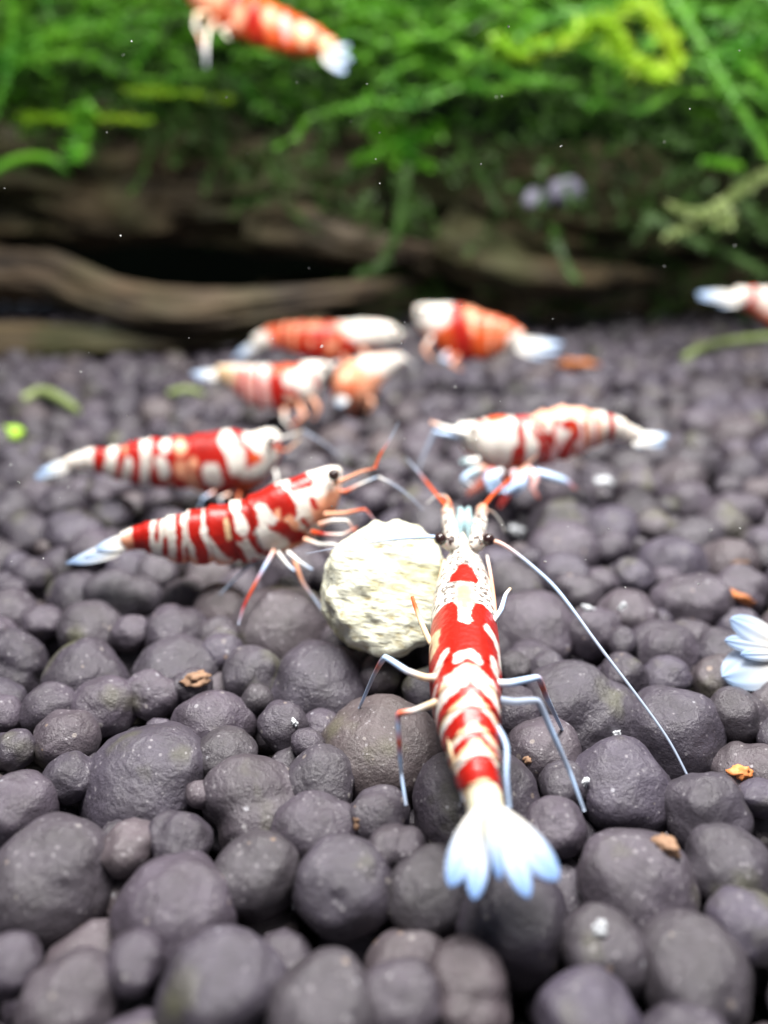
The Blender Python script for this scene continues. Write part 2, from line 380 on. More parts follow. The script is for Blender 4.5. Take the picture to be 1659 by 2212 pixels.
# ------------------------------------------------------------------ driftwood
def loft(name, pts, rad, mat, parent=None, n=170, m=56, seed=0, amp=0.22, ridge=0.16):
    P = catmull(pts, n); Rr = catmull([(i, a, b) for i, (a, b) in enumerate(rad)], n)[:, 1:]
    T = np.gradient(P, axis=0); T /= np.linalg.norm(T, axis=1)[:, None]
    U = np.array([0, 0, 1.0]) - T * T[:, 2:3]; U /= np.linalg.norm(U, axis=1)[:, None]; W = np.cross(T, U)
    L = np.concatenate([[0], np.cumsum(np.linalg.norm(np.diff(P, axis=0), axis=1))])
    V, F = [], []
    for i in range(n):
        for j in range(m):
            a = 2 * math.pi * j / m; c, s = math.cos(a), math.sin(a)
            q = Vector((c * 1.6, s * 1.6, L[i] * 0.045 + seed))
            f = 1 + amp * noise.fractal(q, 1.0, 2.0, 4) + ridge * noise.ridged_multi_fractal(Vector((c * 3.5, s * 3.5, L[i] * 0.02 + seed)), 1.0, 2.0, 3, 1.0, 2.0) * 0.5 - ridge * 0.5
            f += 0.05 * noise.noise(Vector((c * 9, s * 9, L[i] * 0.12 + seed)))
            V.append(Vector(P[i]) + Vector(U[i]) * c * Rr[i, 1] * f + Vector(W[i]) * s * Rr[i, 0] * f)
    for i in range(n - 1):
        for j in range(m):
            F.append((i*m+j, i*m+(j+1) % m, (i+1)*m+(j+1) % m, (i+1)*m+j))
    F.append(tuple(range(m))); F.append(tuple((n-1)*m + j for j in reversed(range(m))))
    return mesh_obj(name, V, F, mat, parent)
wood = empty('driftwood', gnd(300, 760, 0))
tag(wood, 'dark brown moss-covered driftwood log lying across the back of the tank', 'driftwood')
def px_pts(lst): return [tuple(at(*p)) for p in lst]
adopt(loft('trunk', px_pts([(-330, 380, 142), (-60, 385, 140), (220, 400, 139), (480, 405, 141), (760, 420, 145), (1000, 440, 150), (1240, 470, 156), (1480, 470, 163), (1800, 440, 172)]),
     [(12, 11), (12, 11.5), (12, 11.5), (11, 10.5), (11, 11.5), (11, 12), (11, 12), (10, 10), (9, 8)], M_WOOD, n=240, m=90, seed=2.0, amp=0.34, ridge=0.34), wood)
adopt(loft('root', px_pts([(-330, 560, 128), (-40, 590, 126), (120, 605, 124), (250, 650, 122), (420, 672, 121), (560, 655, 122), (680, 640, 125), (800, 625, 131), (900, 600, 138)]),
     [(5, 6), (5, 5.2), (4.5, 4.6), (3.8, 3.8), (3.4, 3.3), (3, 2.9), (2.4, 2.2), (2, 1.8), (1, 1)], M_WOOD2, n=160, m=60, seed=9.0, amp=0.4, ridge=0.14), wood)
adopt(loft('root', px_pts([(-330, 730, 128), (0, 745, 127), (260, 735, 125), (480, 725, 127), (620, 705, 131), (700, 690, 137)]),
     [(5, 5), (4.5, 4), (3.5, 3), (2.6, 2.2), (1.8, 1.5), (1, 1)], M_WOOD, n=110, m=36, seed=14.0, amp=0.3, ridge=0.1), wood)
adopt(loft('broken_stub', px_pts([(560, 480, 134), (680, 505, 131), (780, 530, 130), (860, 545, 131), (930, 545, 134)]),
     [(5, 4), (4.5, 4.4), (4, 3.8), (3.4, 3.2), (1.5, 1.5)], M_WOOD2, n=60, m=36, seed=21.0, amp=0.4), wood)
adopt(loft('root', px_pts([(560, 640, 152), (760, 645, 155), (980, 640, 160), (1220, 640, 164), (1500, 630, 168), (1900, 610, 174)]),
     [(4, 3), (6, 6), (7, 7), (7, 8), (7, 8), (6, 7)], M_WOOD, n=120, m=40, seed=31.0, amp=0.4), wood)
adopt(loft('broken_stub', px_pts([(960, 520, 140), (1080, 570, 136), (1180, 590, 136), (1300, 600, 140), (1420, 600, 146)]),
     [(5, 5), (5, 4), (4.5, 3.5), (3.5, 3), (1.5, 1.5)], M_WOOD, n=60, m=36, seed=25.0, amp=0.4), wood)

# ------------------------------------------------------------------ moss and stems
class Sheet:
    def __init__(s): s.v, s.f = [], []
    def tube(s, P, R, k=6):
        n = len(P); P = np.asarray(P, float); T = np.gradient(P, axis=0); T /= np.linalg.norm(T, axis=1)[:, None] + 1e-9
        ref = np.array([0.3, 0.8, 0.5]); U = np.cross(T, ref); U /= np.linalg.norm(U, axis=1)[:, None] + 1e-9; W = np.cross(T, U)
        b = len(s.v)
        for i in range(n):
            for j in range(k):
                a = 2 * math.pi * j / k; s.v.append(P[i] + (U[i] * math.cos(a) + W[i] * math.sin(a)) * R[i])
        for i in range(n - 1):
            for j in range(k): s.f.append((b+i*k+j, b+i*k+(j+1) % k, b+(i+1)*k+(j+1) % k, b+(i+1)*k+j))
        s.f.append(tuple(b + j for j in range(k))); s.f.append(tuple(b + (n-1)*k + j for j in reversed(range(k))))
    def leaf(s, p, d, up, ln, w):
        d = d / (np.linalg.norm(d) + 1e-9); sd = np.cross(d, up); sd /= np.linalg.norm(sd) + 1e-9; nn = np.cross(sd, d)
        b = len(s.v)
        s.v += [p, p + d*ln*.45 + sd*w*.5 + nn*w*.15, p + d*ln, p + d*ln*.45 - sd*w*.5 + nn*w*.15]
        s.f.append((b, b+1, b+2, b+3))
    def strand(s, pts, ln, w, per_mm=3.0, r=0.22, R=random, n=None):
        L = sum((Vector(pts[i+1]) - Vector(pts[i])).length for i in range(len(pts)-1))
        n = n or max(8, int(L / 1.2)); P = catmull(pts, n)
        s.tube(P, [r * (1 - 0.6 * i / n) for i in range(n)], 4)
        T = np.gradient(P, axis=0)
        for _ in range(int(L * per_mm)):
            t = R.random() * (n - 1.001); i = int(t); p = P[i] + (P[i+1] - P[i]) * (t - i)
            rv = np.array([R.gauss(0, 1) for _ in range(3)]); d = T[i] / (np.linalg.norm(T[i]) + 1e-9) * 0.7 + rv * 0.6
            fall = 1 - 0.35 * i / n
            s.leaf(p, d, rv[::-1], ln * R.uniform(.6, 1.2) * fall, w * R.uniform(.7, 1.2) * fall)
RM = random.Random(5)
mass = {0: Sheet(), 1: Sheet()}
def wander(px, py, Z, n, ax, ay, stp):
    out = []
    for _ in range(n):
        out.append(tuple(at(px, py, Z))); px += ax * stp + RM.gauss(0, stp * .35); py += ay * stp + RM.gauss(0, stp * .35); Z += RM.gauss(0, 1.6); ay += 0.06
    return out
for _ in range(620):                      # carpet on and above the log
    px = RM.uniform(-250, 1900); band = RM.random() ** 1.3
    py = -150 + 400 * band + (60 if px < 300 else 0); Z = RM.uniform(118, 168) - 12 * (1 - band)
    a = RM.choice((-1, 1)) * RM.uniform(.6, 1.0)
    mass[0 if RM.random() < .45 else 1].strand(wander(px, py, Z, 6, a, RM.uniform(-.25, .3), RM.uniform(20, 52)), 2.0, 0.85, 3.2, R=RM)
for _ in range(330):                      # hanging over the face of the log
    px = RM.choice((RM.uniform(420, 1850), RM.uniform(420, 1850), RM.uniform(-200, 520))); py = RM.uniform(130, 470) if px > 520 else RM.uniform(120, 330)
    mass[1].strand(wander(px, py, RM.uniform(120, 134), 5, RM.uniform(-.6, .6), RM.uniform(.1, .8), RM.uniform(14, 34)), 1.9, 0.9, 3.0, R=RM)
for _ in range(120):                      # low growth behind the gravel
    px = RM.uniform(700, 1850); py = RM.uniform(560, 690)
    mass[1].strand(wander(px, py, RM.uniform(146, 160), 5, RM.uniform(-1, 1), RM.uniform(-.5, .2), 24), 1.9, 0.9, 3.0, R=RM)
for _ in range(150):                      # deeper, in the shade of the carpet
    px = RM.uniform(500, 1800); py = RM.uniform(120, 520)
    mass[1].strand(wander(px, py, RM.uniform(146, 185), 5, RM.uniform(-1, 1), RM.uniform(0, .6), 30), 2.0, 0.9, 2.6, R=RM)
for _ in range(120):                       # long trailing strands nearest the glass
    px = RM.uniform(-300, 1800); py = -60 + 300 * RM.random() ** 1.8; st = RM.uniform(40, 90)
    mass[0].strand(wander(px, py, RM.uniform(110, 122), 6, RM.choice((-1, 1)) * RM.uniform(.7, 1), RM.uniform(-.35, .25), st), 1.5, 0.6, 9.0, r=.3, R=RM)
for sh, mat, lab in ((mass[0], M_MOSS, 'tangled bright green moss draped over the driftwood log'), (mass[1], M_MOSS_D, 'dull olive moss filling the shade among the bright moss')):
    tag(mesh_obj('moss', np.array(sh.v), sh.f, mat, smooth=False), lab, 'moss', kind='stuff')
def frond(label, lines, mat, leafy=True, r=0.35, ln=1.8, w=0.9, per=9, cat='moss frond', name='moss_frond', taper=.6, extra=None):
    o = tag(empty(name, at(*lines[0][0])), label, cat)
    for k, ln_ in enumerate(lines):
        sh = Sheet(); pts = [tuple(at(*p)) for p in ln_]
        if leafy: sh.strand(pts, ln, w, per, r, RM)
        else:
            P = catmull(pts, 26); sh.tube(P, [r * (1 - taper * abs(2 * i / 25 - .8) ** 2 * .5) * (1 + .08 * math.sin(i * 1.9)) for i in range(26)], 10)
        adopt(mesh_obj('stem' if k == 0 else 'side_shoot', np.array(sh.v), sh.f, mat, smooth=not leafy), o)
    return o
frond('bright yellow-green feathery frond hanging at the top with a looped tip', [
    [(1060, 75, 104), (1100, 112, 104), (1150, 108, 104), (1250, 75, 105), (1340, 28, 106), (1420, -20, 107)],
    [(1310, 75, 105), (1365, 130, 103), (1430, 166, 102), (1458, 130, 102), (1425, 60, 103), (1395, 15, 104)],
    [(1240, 75, 105), (1290, 50, 104), (1330, 70, 104)]], M_MOSS_Y, r=0.3, ln=2.4, w=0.8, per=26)
frond('long straight green blade slanting down by the upper edge beside the yellow frond', [[(1455, 0, 106), (1500, 70, 105), (1560, 170, 104), (1615, 265, 103), (1700, 390, 102)]], M_MOSS, leafy=True, r=0.45, ln=1.3, w=0.5, per=30)
frond('dull green stem hanging in front of the log with hooked lower end', [[(880, 360, 118), (868, 440, 117), (850, 520, 116), (820, 570, 116), (770, 595, 116)]], M_MOSS_D, leafy=True, r=0.7, ln=1.6, w=1.0, per=18)
frond('pale yellowish branching stem low in the moss above the cut-off shrimp', [
    [(1720, 350, 108), (1640, 385, 108), (1580, 425, 107), (1520, 475, 107), (1440, 512, 107)],
    [(1560, 445, 107), (1510, 465, 106), (1450, 445, 106)], [(1560, 445, 107), (1575, 480, 107), (1530, 478, 107)]], M_MOSS_P, leafy=True, r=0.4, ln=1.5, w=.9, per=26)
frond('small green stub with a rounded bright tip beside the long blade', [[(1600, 362, 108), (1560, 353, 107), (1522, 350, 106)]], M_MOSS, leafy=True, r=0.6, ln=1.2, w=.8, per=26)
frond('dark green stem sloping down under the pale branching stem', [[(1400, 470, 116), (1480, 515, 115), (1570, 548, 114), (1650, 590, 113)]], M_MOSS_D, leafy=True, r=0.9, ln=1.4, w=1.0, per=16)
frond('short green sprig hanging below the lilac scrap', [[(1196, 495, 122), (1206, 525, 120), (1220, 570, 119), (1245, 605, 118)]], M_MOSS_D, leafy=True, r=0.8, ln=1.5, w=1.0, per=20)
frond('arching bright green strands sweeping from the left edge to the swimming shrimp', [
    [(-40, 175, 108), (60, 118, 108), (160, 70, 109), (300, 42, 110), (470, 14, 112)],
    [(-40, 150, 109), (70, 90, 109), (180, 48, 110), (330, 48, 111)],
    [(20, 150, 107), (120, 118, 107), (210, 118, 108)], [(25, -20, 108), (28, 80, 107), (10, 180, 106), (-20, 260, 106)]], M_MOSS, r=0.3, ln=1.5, w=0.6, per=16)
frond('short green sprig dangling beside the arching strands', [[(340, 20, 112), (325, 90, 111), (285, 155, 110)]], M_MOSS, r=0.3, ln=1.7, w=0.9, per=20)
frond('downward pointing green leaf over the log near the left edge', [[(190, 225, 110), (175, 270, 109), (160, 335, 108)]], M_MOSS, r=0.9, ln=3.2, w=2.0, per=12)
frond('light green curved tip below the pointed leaf at the left edge', [[(-40, 385, 112), (40, 345, 112), (110, 345, 111), (150, 375, 111)]], M_MOSS, leafy=False, r=0.7)
frond('flat band of green and yellow moss across the log above the hollow', [[(40, 250, 114), (140, 258, 113), (240, 255, 113), (330, 262, 114)], [(270, 195, 112), (340, 198, 112), (430, 205, 113), (500, 215, 114)]], M_MOSS_Y, r=0.35, ln=1.5, w=0.8, per=14)
frond('soft green clump hanging at the centre of the log', [[(850, 230, 124), (862, 280, 122), (850, 345, 121)], [(960, 270, 124), (880, 310, 121), (770, 345, 120)], [(800, 260, 123), (850, 320, 121), (930, 360, 121)]], M_MOSS, r=0.35, ln=2.3, w=1.3, per=20)
frond('thin dark stem leaning down right of the central clump', [[(960, 250, 128), (1020, 340, 125), (1075, 450, 123)]], M_MOSS_D, r=0.4, ln=1.6, w=0.9, per=14)
frond('bright green strands running along the upper edge above the central clump', [
    [(740, 35, 112), (850, 25, 112), (980, 38, 112), (1100, 30, 112)], [(900, 75, 113), (1020, 45, 113), (1180, 32, 113)], [(560, 5, 114), (680, 15, 114), (820, 5, 113)]], M_MOSS, r=0.35, ln=2.0, w=0.9, per=16)
frond('bright green strands in the upper corner right of the long blade', [
    [(1380, 40, 110), (1500, 22, 110), (1620, 30, 110), (1740, 18, 110)], [(1520, 150, 112), (1600, 90, 111), (1720, 60, 110)], [(1570, 100, 112), (1640, 170, 110), (1720, 190, 110)]], M_MOSS, r=0.35, ln=1.9, w=0.9, per=15)
frond('olive sprig drooping below the looped yellow frond', [[(1390, 200, 118), (1370, 270, 116), (1310, 335, 115)], [(1310, 215, 118), (1400, 290, 117), (1500, 320, 116)]], M_MOSS_D, r=0.4, ln=1.9, w=1.0, per=14)
frond('fallen pale green stem lying on the gravel by the cut-off shrimp', [[(1475, 775, 103), (1520, 750, 104), (1590, 737, 106), (1650, 730, 107), (1740, 728, 108)]], M_MOSS_P, leafy=False, r=0.6, cat='plant stem', name='fallen_sprig')
frond('bent pale green stem fragment on the gravel near the left edge', [[(50, 862, 96), (85, 845, 97), (125, 858, 95), (170, 888, 92)]], M_MOSS_P, leafy=False, r=0.65, cat='plant stem', name='fallen_sprig')
frond('faint green stem fragment on the gravel behind the dark red shrimp', [[(365, 850, 98), (400, 842, 98), (440, 850, 97)]], M_MOSS_P, leafy=False, r=0.5, cat='plant stem', name='fallen_sprig')

# ------------------------------------------------------------------ crumbs and scraps
def blob(name, loc, size, mat, label, cat, seed, amp=0.35, rot=(0, 0, 0), sub=3, freq=1.6):
    bm = bmesh.new(); bmesh.ops.create_icosphere(bm, subdivisions=sub, radius=1.0)
    for v in bm.verts:
        d = v.co.normalized(); f = 1 + amp * noise.noise(d * freq + Vector((seed, seed * .7, 0))) + amp * .4 * noise.noise(d * freq * 3 + Vector((seed, 1, 2)))
        v.co = Vector((d.x * size[0], d.y * size[1], d.z * size[2])) * f * S
    me = bpy.data.meshes.new(name); bm.to_mesh(me); bm.free(); me.polygons.foreach_set('use_smooth', [True] * len(me.polygons)); me.materials.append(mat)
    o = bpy.data.objects.new(name, me); COL.objects.link(o); o.location = Vector(loc) * S; o.rotation_euler = rot
    return tag(o, label, cat)
M_CRUMB = plain('crumb_white', (0.50, 0.52, 0.55), 0.7, nscale=120, bscale=150)
M_ORANGE = plain('flake_orange', (0.50, 0.17, 0.05), 0.6, nscale=60, namt=.45, bscale=120)
M_TAN = plain('bark_tan', (0.24, 0.14, 0.085), 0.8, nscale=70, namt=.5, bscale=120)
M_LIME = plain('bit_lime', (0.32, 0.55, 0.03), 0.5, nscale=80)
M_LILAC = plain('scrap_lilac', (0.15, 0.145, 0.20), 0.6, nscale=40)
for i, (px, py, w, h, mat, lab, cat) in enumerate([
    (1118, 1148, 46, 26, M_CRUMB, 'large white crumb on the gravel beside the near shrimp head', 'crumb'),
    (1310, 1045, 48, 30, M_CRUMB, 'white crumb below the tail of the white-bodied shrimp', 'crumb'),
    (1332, 1586, 17, 22, M_CRUMB, 'bright white grain on the big granule crossed by the long antenna', 'crumb'),
    (636, 1562, 15, 22, M_CRUMB, 'white grain on a small round granule left of the near shrimp', 'crumb'),
    (1272, 1316, 26, 18, M_CRUMB, 'small white crumb just under the long antenna', 'crumb'),
    (1346, 1312, 26, 20, M_CRUMB, 'pale crumb on a granule above the long antenna', 'crumb'),
    (637, 1945, 16, 46, M_CRUMB, 'long pale grain stuck between the blurred front granules', 'crumb'),
    (1226, 2000, 20, 50, M_CRUMB, 'bluish white sliver below the tail fan of the near shrimp', 'crumb'),
    (1295, 2010, 26, 56, M_CRUMB, 'cream sliver on the front granules beside the bluish one', 'crumb'),
    (1262, 1692, 14, 34, M_CRUMB, 'tiny white sliver at the foot of the rear right leg', 'crumb'),
    (1386, 1557, 16, 16, M_LIME, 'tiny lime green bit on a granule by the long antenna', 'plant bit'),
    (28, 935, 42, 40, M_LIME, 'round yellow-green leaf bit at the left edge', 'plant bit'),
    (1598, 1290, 70, 34, M_ORANGE, 'curled orange flake above the cut-off tail fan', 'flake'),
    (1250, 788, 88, 46, M_ORANGE, 'blurred orange flake on the gravel far back', 'flake'),
    (1600, 1668, 40, 46, M_ORANGE, 'orange chip on the front granules near the right edge', 'flake'),
    (1142, 1640, 22, 30, M_TAN, 'small tan bark chip right of the near shrimp', 'bark chip'),
    (782, 1768, 40, 48, M_TAN, 'tan bark chip standing between granules in front', 'bark chip'),
    (1440, 1828, 52, 60, M_TAN, 'brown bark chip in a dark gap between front granules', 'bark chip'),
    (424, 1466, 62, 40, M_TAN, 'orange-tan crumb capping a granule on the left', 'bark chip'),
    (1545, 1032, 48, 26, M_TAN, 'tan chip on the gravel right of the white-bodied shrimp', 'bark chip'),
    (1590, 1215, 46, 20, M_TAN, 'pinkish tan chip on a granule above the orange flake', 'bark chip')]):
    p = on_bed(px, py); Z = project(p)[2]; k = Z / FPX / 2
    blob({'crumb': 'food_crumb', 'flake': 'orange_flake', 'bark chip': 'bark_chip', 'plant bit': 'plant_bit'}[cat], p, (w * k, (w + h) * .35 * k, h * k * (.55 if cat in ('flake', 'bark chip') else .9)), mat, lab, cat, i * 3.7, amp=.8, freq=1.7, rot=(RM.uniform(-.4, .4), RM.uniform(-.4, .4), RM.uniform(-.6, .6)))
sc = empty('leaf_scrap', at(1190, 425, 122)); tag(sc, 'pale lilac two-lobed scrap caught on the log among the moss', 'leaf scrap')
for px, py, r in ((1158, 432, 28), (1218, 412, 36)):
    o = blob('lobe', at(px, py, 122), (r * .075, .8, r * .06), M_LILAC, None, None, px)
    adopt(o, sc)
# fine drifting specks in the water
sh = Sheet(); RS = random.Random(21)
for _ in range(75):
    px, py, Z = RS.uniform(0, 1659), RS.uniform(0, 1300), RS.uniform(33, 46)
    r = RS.choice((.02, .025, .03, .035, .045)); p = np.array(at(px, py, Z)[:])
    d = np.array([RS.gauss(0, 1), RS.gauss(0, .3), RS.gauss(0, 1)]); d /= np.linalg.norm(d)
    q = p + d * r * RS.uniform(.5, 4); sh.tube([p, (p + q) / 2 + np.array([RS.gauss(0, r), 0, RS.gauss(0, r)]), q], [r * .8, r, r * .6], 5)
tag(mesh_obj('suspended_specks', np.array(sh.v), sh.f, plain('speck', (0.42, 0.43, 0.42), 0.5)), 'fine pale specks drifting in the water', 'specks', kind='stuff')

# ------------------------------------------------------------------ food pellet
def pellet():
    bm = bmesh.new(); bmesh.ops.create_icosphere(bm, subdivisions=6, radius=1.0)
    for v in bm.verts:
        d = v.co.normalized()
        e = 4.0; s = (math.hypot(d.x, d.z) ** e + abs(d.y * 1.15) ** e) ** (-1 / e); q = d * s
        f = 1 + 0.11 * noise.noise(d * 1.7) + 0.075 * noise.noise(d * 4.2 + Vector((3, 1, 5))) + 0.014 * noise.noise(Vector((d.x * 8, d.y * 16, d.z * 16))) + 0.016 * noise.noise(Vector((d.x * 18, d.y * 34, d.z * 34)))
        rad = math.hypot(q.x, q.z)
        f2 = f * (1 + 0.015 * math.cos(9 * math.atan2(q.z, q.x)) * min(1, rad))
        v.co = Vector((q.x * 3.75 * f2, q.y * 2.3 * f, q.z * 3.9 * f2)) * S
    me = bpy.data.meshes.new('food_pellet'); bm.to_mesh(me); bm.free(); me.polygons.foreach_set('use_smooth', [True] * len(me.polygons)); me.materials.append(M_PELLET)
    o = bpy.data.objects.new('food_pellet', me); COL.objects.link(o); o.location = at(838, 1272, 44.5) * S; o.rotation_euler = (math.radians(-38), math.radians(12), math.radians(4))
    tag(o, 'cream fibrous food pellet with rough face on the granules between the shrimps', 'food pellet')
pellet()

# ------------------------------------------------------------------ shrimps
C = {'W': (0.72, 0.70, 0.66), 'R': (0.36, 0.009, 0.004), 'P': (0.76, 0.36, 0.22), 'O': (0.56, 0.08, 0.014), 'B': (0.42, 0.57, 0.80), 'K': (0.74, 0.44, 0.42), 'D': (0.28, 0.05, 0.02),
     'C': (0.70, 0.50, 0.30), 'G': (0.32, 0.47, 0.50), 'L': (0.36, 0.42, 0.54), 'Y': (0.72, 0.70, 0.54), 'F': (0.30, 0.50, 0.86)}
def seg_dist(X, Y, a, b):
    ax, ay = a; bx, by = b; dx, dy = bx - ax, by - ay; l = dx*dx + dy*dy + 1e-9
    t = np.clip(((X - ax) * dx + (Y - ay) * dy) / l, 0, 1)
    return np.hypot(X - ax - t * dx, Y - ay - t * dy)
def tubes(name, par, pts, rad, colors, k=8, n=None, mat=None, joint=0.0):
    """pts: mm points; rad: radii; colors: list of rgba along the length"""
    n = n or 8 * len(pts); P = catmull(pts, n)
    if joint:
        q = np.asarray(pts, float); dd = np.concatenate([[0], np.cumsum(np.linalg.norm(np.diff(q, axis=0), axis=1))]); tt = np.linspace(0, dd[-1], n)
        P = P * (1 - joint) + np.stack([np.interp(tt, dd, q[:, c]) for c in range(3)], 1) * joint
    Rr = np.interp(np.linspace(0, 1, n), np.linspace(0, 1, len(rad)), rad)
    cc = np.array([(*C[c[0]], c[1]) if isinstance(c, tuple) else (*C[c], 1.0) for c in colors])
    ci = np.stack([np.interp(np.linspace(0, 1, n), np.linspace(0, 1, len(cc)), cc[:, q]) for q in range(4)], 1)
    s = Sheet(); s.tube(P, Rr, k)
    return adopt(mesh_obj(name, np.array(s.v), s.f, mat or M_LIMB, cols=np.repeat(ci, k, 0)), par)
def lobe(par, base, tip, width, normal, colors=('W', 'B'), thick=0.16, bulge=0.62, curl=0.0, nu=24, nv=25):
    base, tip = np.array(base), np.array(tip); d = tip - base; L = np.linalg.norm(d); d /= L
    nn = np.array(normal, float); nn -= d * nn.dot(d); nn /= np.linalg.norm(nn); sd = np.cross(d, nn)
    V, F, K = [], [], []
    for side in (1, -1):
        b = len(V)
        for i in range(nu):
            t = i / (nu - 1); w = width / 2 * max(0.02, (math.sin(math.pi * min(1, t ** bulge)) ** .55 if t > .0 else 0) * .92 + .10 * (1 - t))
            for j in range(nv):
                q = 2 * j / (nv - 1) - 1
                h = side * thick / 2 * (1 - q * q) * (1 - .6 * t) + .05 * width * (q * q) * -1 + 0.035 * math.cos(q * 9) * side * (1-q*q)
                V.append(base + d * L * t + sd * w * q + nn * (h + curl * t * t))
                ca, cb = np.array(C[colors[0]]), np.array(C[colors[1]]); f = min(1, max(0, (t - .30) / .6)); rib = 1 - .13 * (0.5 + 0.5 * math.cos(q * 15)) * min(1, t * 2); K.append((*((ca + (cb - ca) * f) * rib), (1 - .5 * abs(q) ** 4) * (1 - .45 * max(0, t - .6) / .4)))
        for i in range(nu - 1):
            for j in range(nv - 1):
                q = (b+i*nv+j, b+i*nv+j+1, b+(i+1)*nv+j+1, b+(i+1)*nv+j); F.append(q if side > 0 else q[::-1])
    return adopt(mesh_obj('tail_lobe', np.array(V), F, M_FIN, cols=K), par)

def shrimp(label, spine, ops, view='side', base='W', carap=0.40, nseg=6, N=150, M=56, edge=2.5, wob=3.0, speck=None, dark_up=(0, 0, 1), ventral=None, ridge=0.115):
    """spine: head to tail rows (px, py, Z, half size in px); the half size is the height of the trunk seen from the side, its width seen from above."""
    S2 = catmull([(p[0], p[1], 0, p[2], p[3]) for p in spine], N)
    P = np.array([at(x, y, Z)[:] for x, y, _, Z, _ in S2]); half = S2[:, 4] * S2[:, 3] / FPX * (1.07 if view == 'top' else 1.0)
    hh, hw = (half, half * 0.74) if view == 'side' else (half * 1.18, half)
    T = np.gradient(P, axis=0); T /= np.linalg.norm(T, axis=1)[:, None]
    up = np.array(dark_up, float); U = up - T * (T @ up)[:, None]; U /= np.linalg.norm(U, axis=1)[:, None]; W = np.cross(T, U)
    if view == 'top': P = P - U * (hh * 0.97)[:, None]          # there the survey follows the keel, not the axis
    u = np.linspace(0, 1, N)[:, None]; a = np.linspace(-math.pi, math.pi, M, endpoint=False)[None, :]
    ca, sa = np.cos(a), np.sin(a)
    # abdominal segments: each tergite flares a little over the next one; pleura hang as rounded lobes
    sg = np.clip((u - carap) / (1 - carap), 0, .9999) * nseg; fr = sg - np.floor(sg); ab = (u > carap)
    flare = np.where(ab, 1 + ridge * (fr ** 1.5) - ridge * .4, 1.0 + ridge * .5 * np.clip((u - carap + .10) / .10, 0, 1))
    lat = np.exp(-((np.abs(a) - 2.0) / .55) ** 2)
    fade = np.clip((1 - u) / .25, 0, 1)
    drop = np.where(ab, lat * (0.34 * np.sqrt(np.abs(np.sin(math.pi * fr))) - .10) * fade, 0)
    xx = np.sign(sa) * np.abs(sa) ** 0.86 * flare; zz = np.where(ca > 0, ca, -np.abs(ca) ** 0.8) * flare - drop
    if view == 'side':   # the keel of the carapace is narrower than its flanks
        xx = xx * (1 - 0.16 * np.clip(ca, 0, 1) * np.where(ab, .5, 1))
    V = P[:, None, :] + W[:, None, :] * (xx * hw[:, None])[..., None] + U[:, None, :] * (zz * hh[:, None])[..., None]
    # pigment chart: distance along the trunk and height (or breadth) on it, in units of the survey
    tx, ty = np.gradient(S2[:, 0]), np.gradient(S2[:, 1]); tl = np.hypot(tx, ty); nx, ny = -ty / tl, tx / tl
    if view == 'side':
        sgn = np.where(ny < 0, 1, -1); q = ca * np.ones_like(u)
    else:
        sgn = np.where(nx > 0, 1, -1); q = -sa * np.ones_like(u)
        Wx = W[:, 0:1]; q = np.where(Wx > 0, -q, q)
    X = S2[:, 0:1] + (nx * sgn * S2[:, 4])[:, None] * q; Y = S2[:, 1:2] + (ny * sgn * S2[:, 4])[:, None] * q
    X = X + wob * vnoise(X / 9 + 3, Y / 9) + wob * .5 * vnoise(X / 4, Y / 4 + 9); Y = Y + wob * vnoise(X / 9 + 40, Y / 9 + 7) + wob * .5 * vnoise(X / 4 + 5, Y / 4)
    if N > 300:
        X = X + 1.5 * vnoise(X / 1.9, Y / 1.9 + 31); Y = Y + 1.5 * vnoise(X / 1.9 + 11, Y / 1.9)
    K = np.zeros((N, M, 4)); K[..., :3] = C[base]
    if speck is not None: K[..., 3] = speck(X, Y)
    for op in ops:
        col, pts, rad = op[:3]; soft = op[3] if len(op) > 3 else edge
        if len(pts) == 1: d = np.hypot(X - pts[0][0], Y - pts[0][1])
        else: d = np.min([seg_dist(X, Y, pts[i], pts[i+1]) for i in range(len(pts) - 1)], axis=0)
        f = np.clip((rad + soft / 2 - d) / soft, 0, 1); f = (f * f * (3 - 2 * f))[..., None]
        K[..., :3] = K[..., :3] * (1 - f) + np.array(C[col]) * f; K[..., 3] *= (1 - f[..., 0])
    if ridge > 0.05:
        jl = np.where(ab & (u < .97), np.exp(-(fr / .05) ** 2) + np.exp(-((1 - fr) / .035) ** 2), 0)[..., None] * np.ones((1, M, 1)) * .32
        K[..., :3] = K[..., :3] * (1 - jl) + K[..., :3] * np.array((.72, .38, .26)) * jl
    if ventral:
        f = (np.clip((-ca - .25) / .5, 0, 1) * np.ones_like(u))[..., None]; K[..., :3] = K[..., :3] * (1 - f) + np.array(C[ventral]) * f
    F = [(i*M+j, i*M+(j+1) % M, (i+1)*M+(j+1) % M, (i+1)*M+j) for i in range(N-1) for j in range(M)]
    VV = V.reshape(-1, 3); F.append(tuple(range(M))[::-1]); F.append(tuple((N-1)*M+j for j in range(M)))
    mid = Vector(P[N // 2]); root = empty('shrimp', (mid.x, mid.y, 0)); tag(root, label, 'shrimp', 'red and white shrimps in the tank')
    adopt(mesh_obj('body', VV, F, M_SHELL, cols=K.reshape(-1, 4)), root)
    root_info = dict(P=P, U=U, W=W, hh=hh, hw=hw, T=T)
    return root, root_info
def eye(root, p, r):
    bm = bmesh.new(); bmesh.ops.create_icosphere(bm, subdivisions=3, radius=r * S)
    me = bpy.data.meshes.new('eye'); bm.to_mesh(me); bm.free(); me.polygons.foreach_set('use_smooth', [True] * len(me.polygons)); me.materials.append(M_EYE)
    o = bpy.data.objects.new('eye', me); COL.objects.link(o); o.location = Vector(p) * S; adopt(o, root)
def A_(*rows): return [tuple(at(*r)) for r in rows]
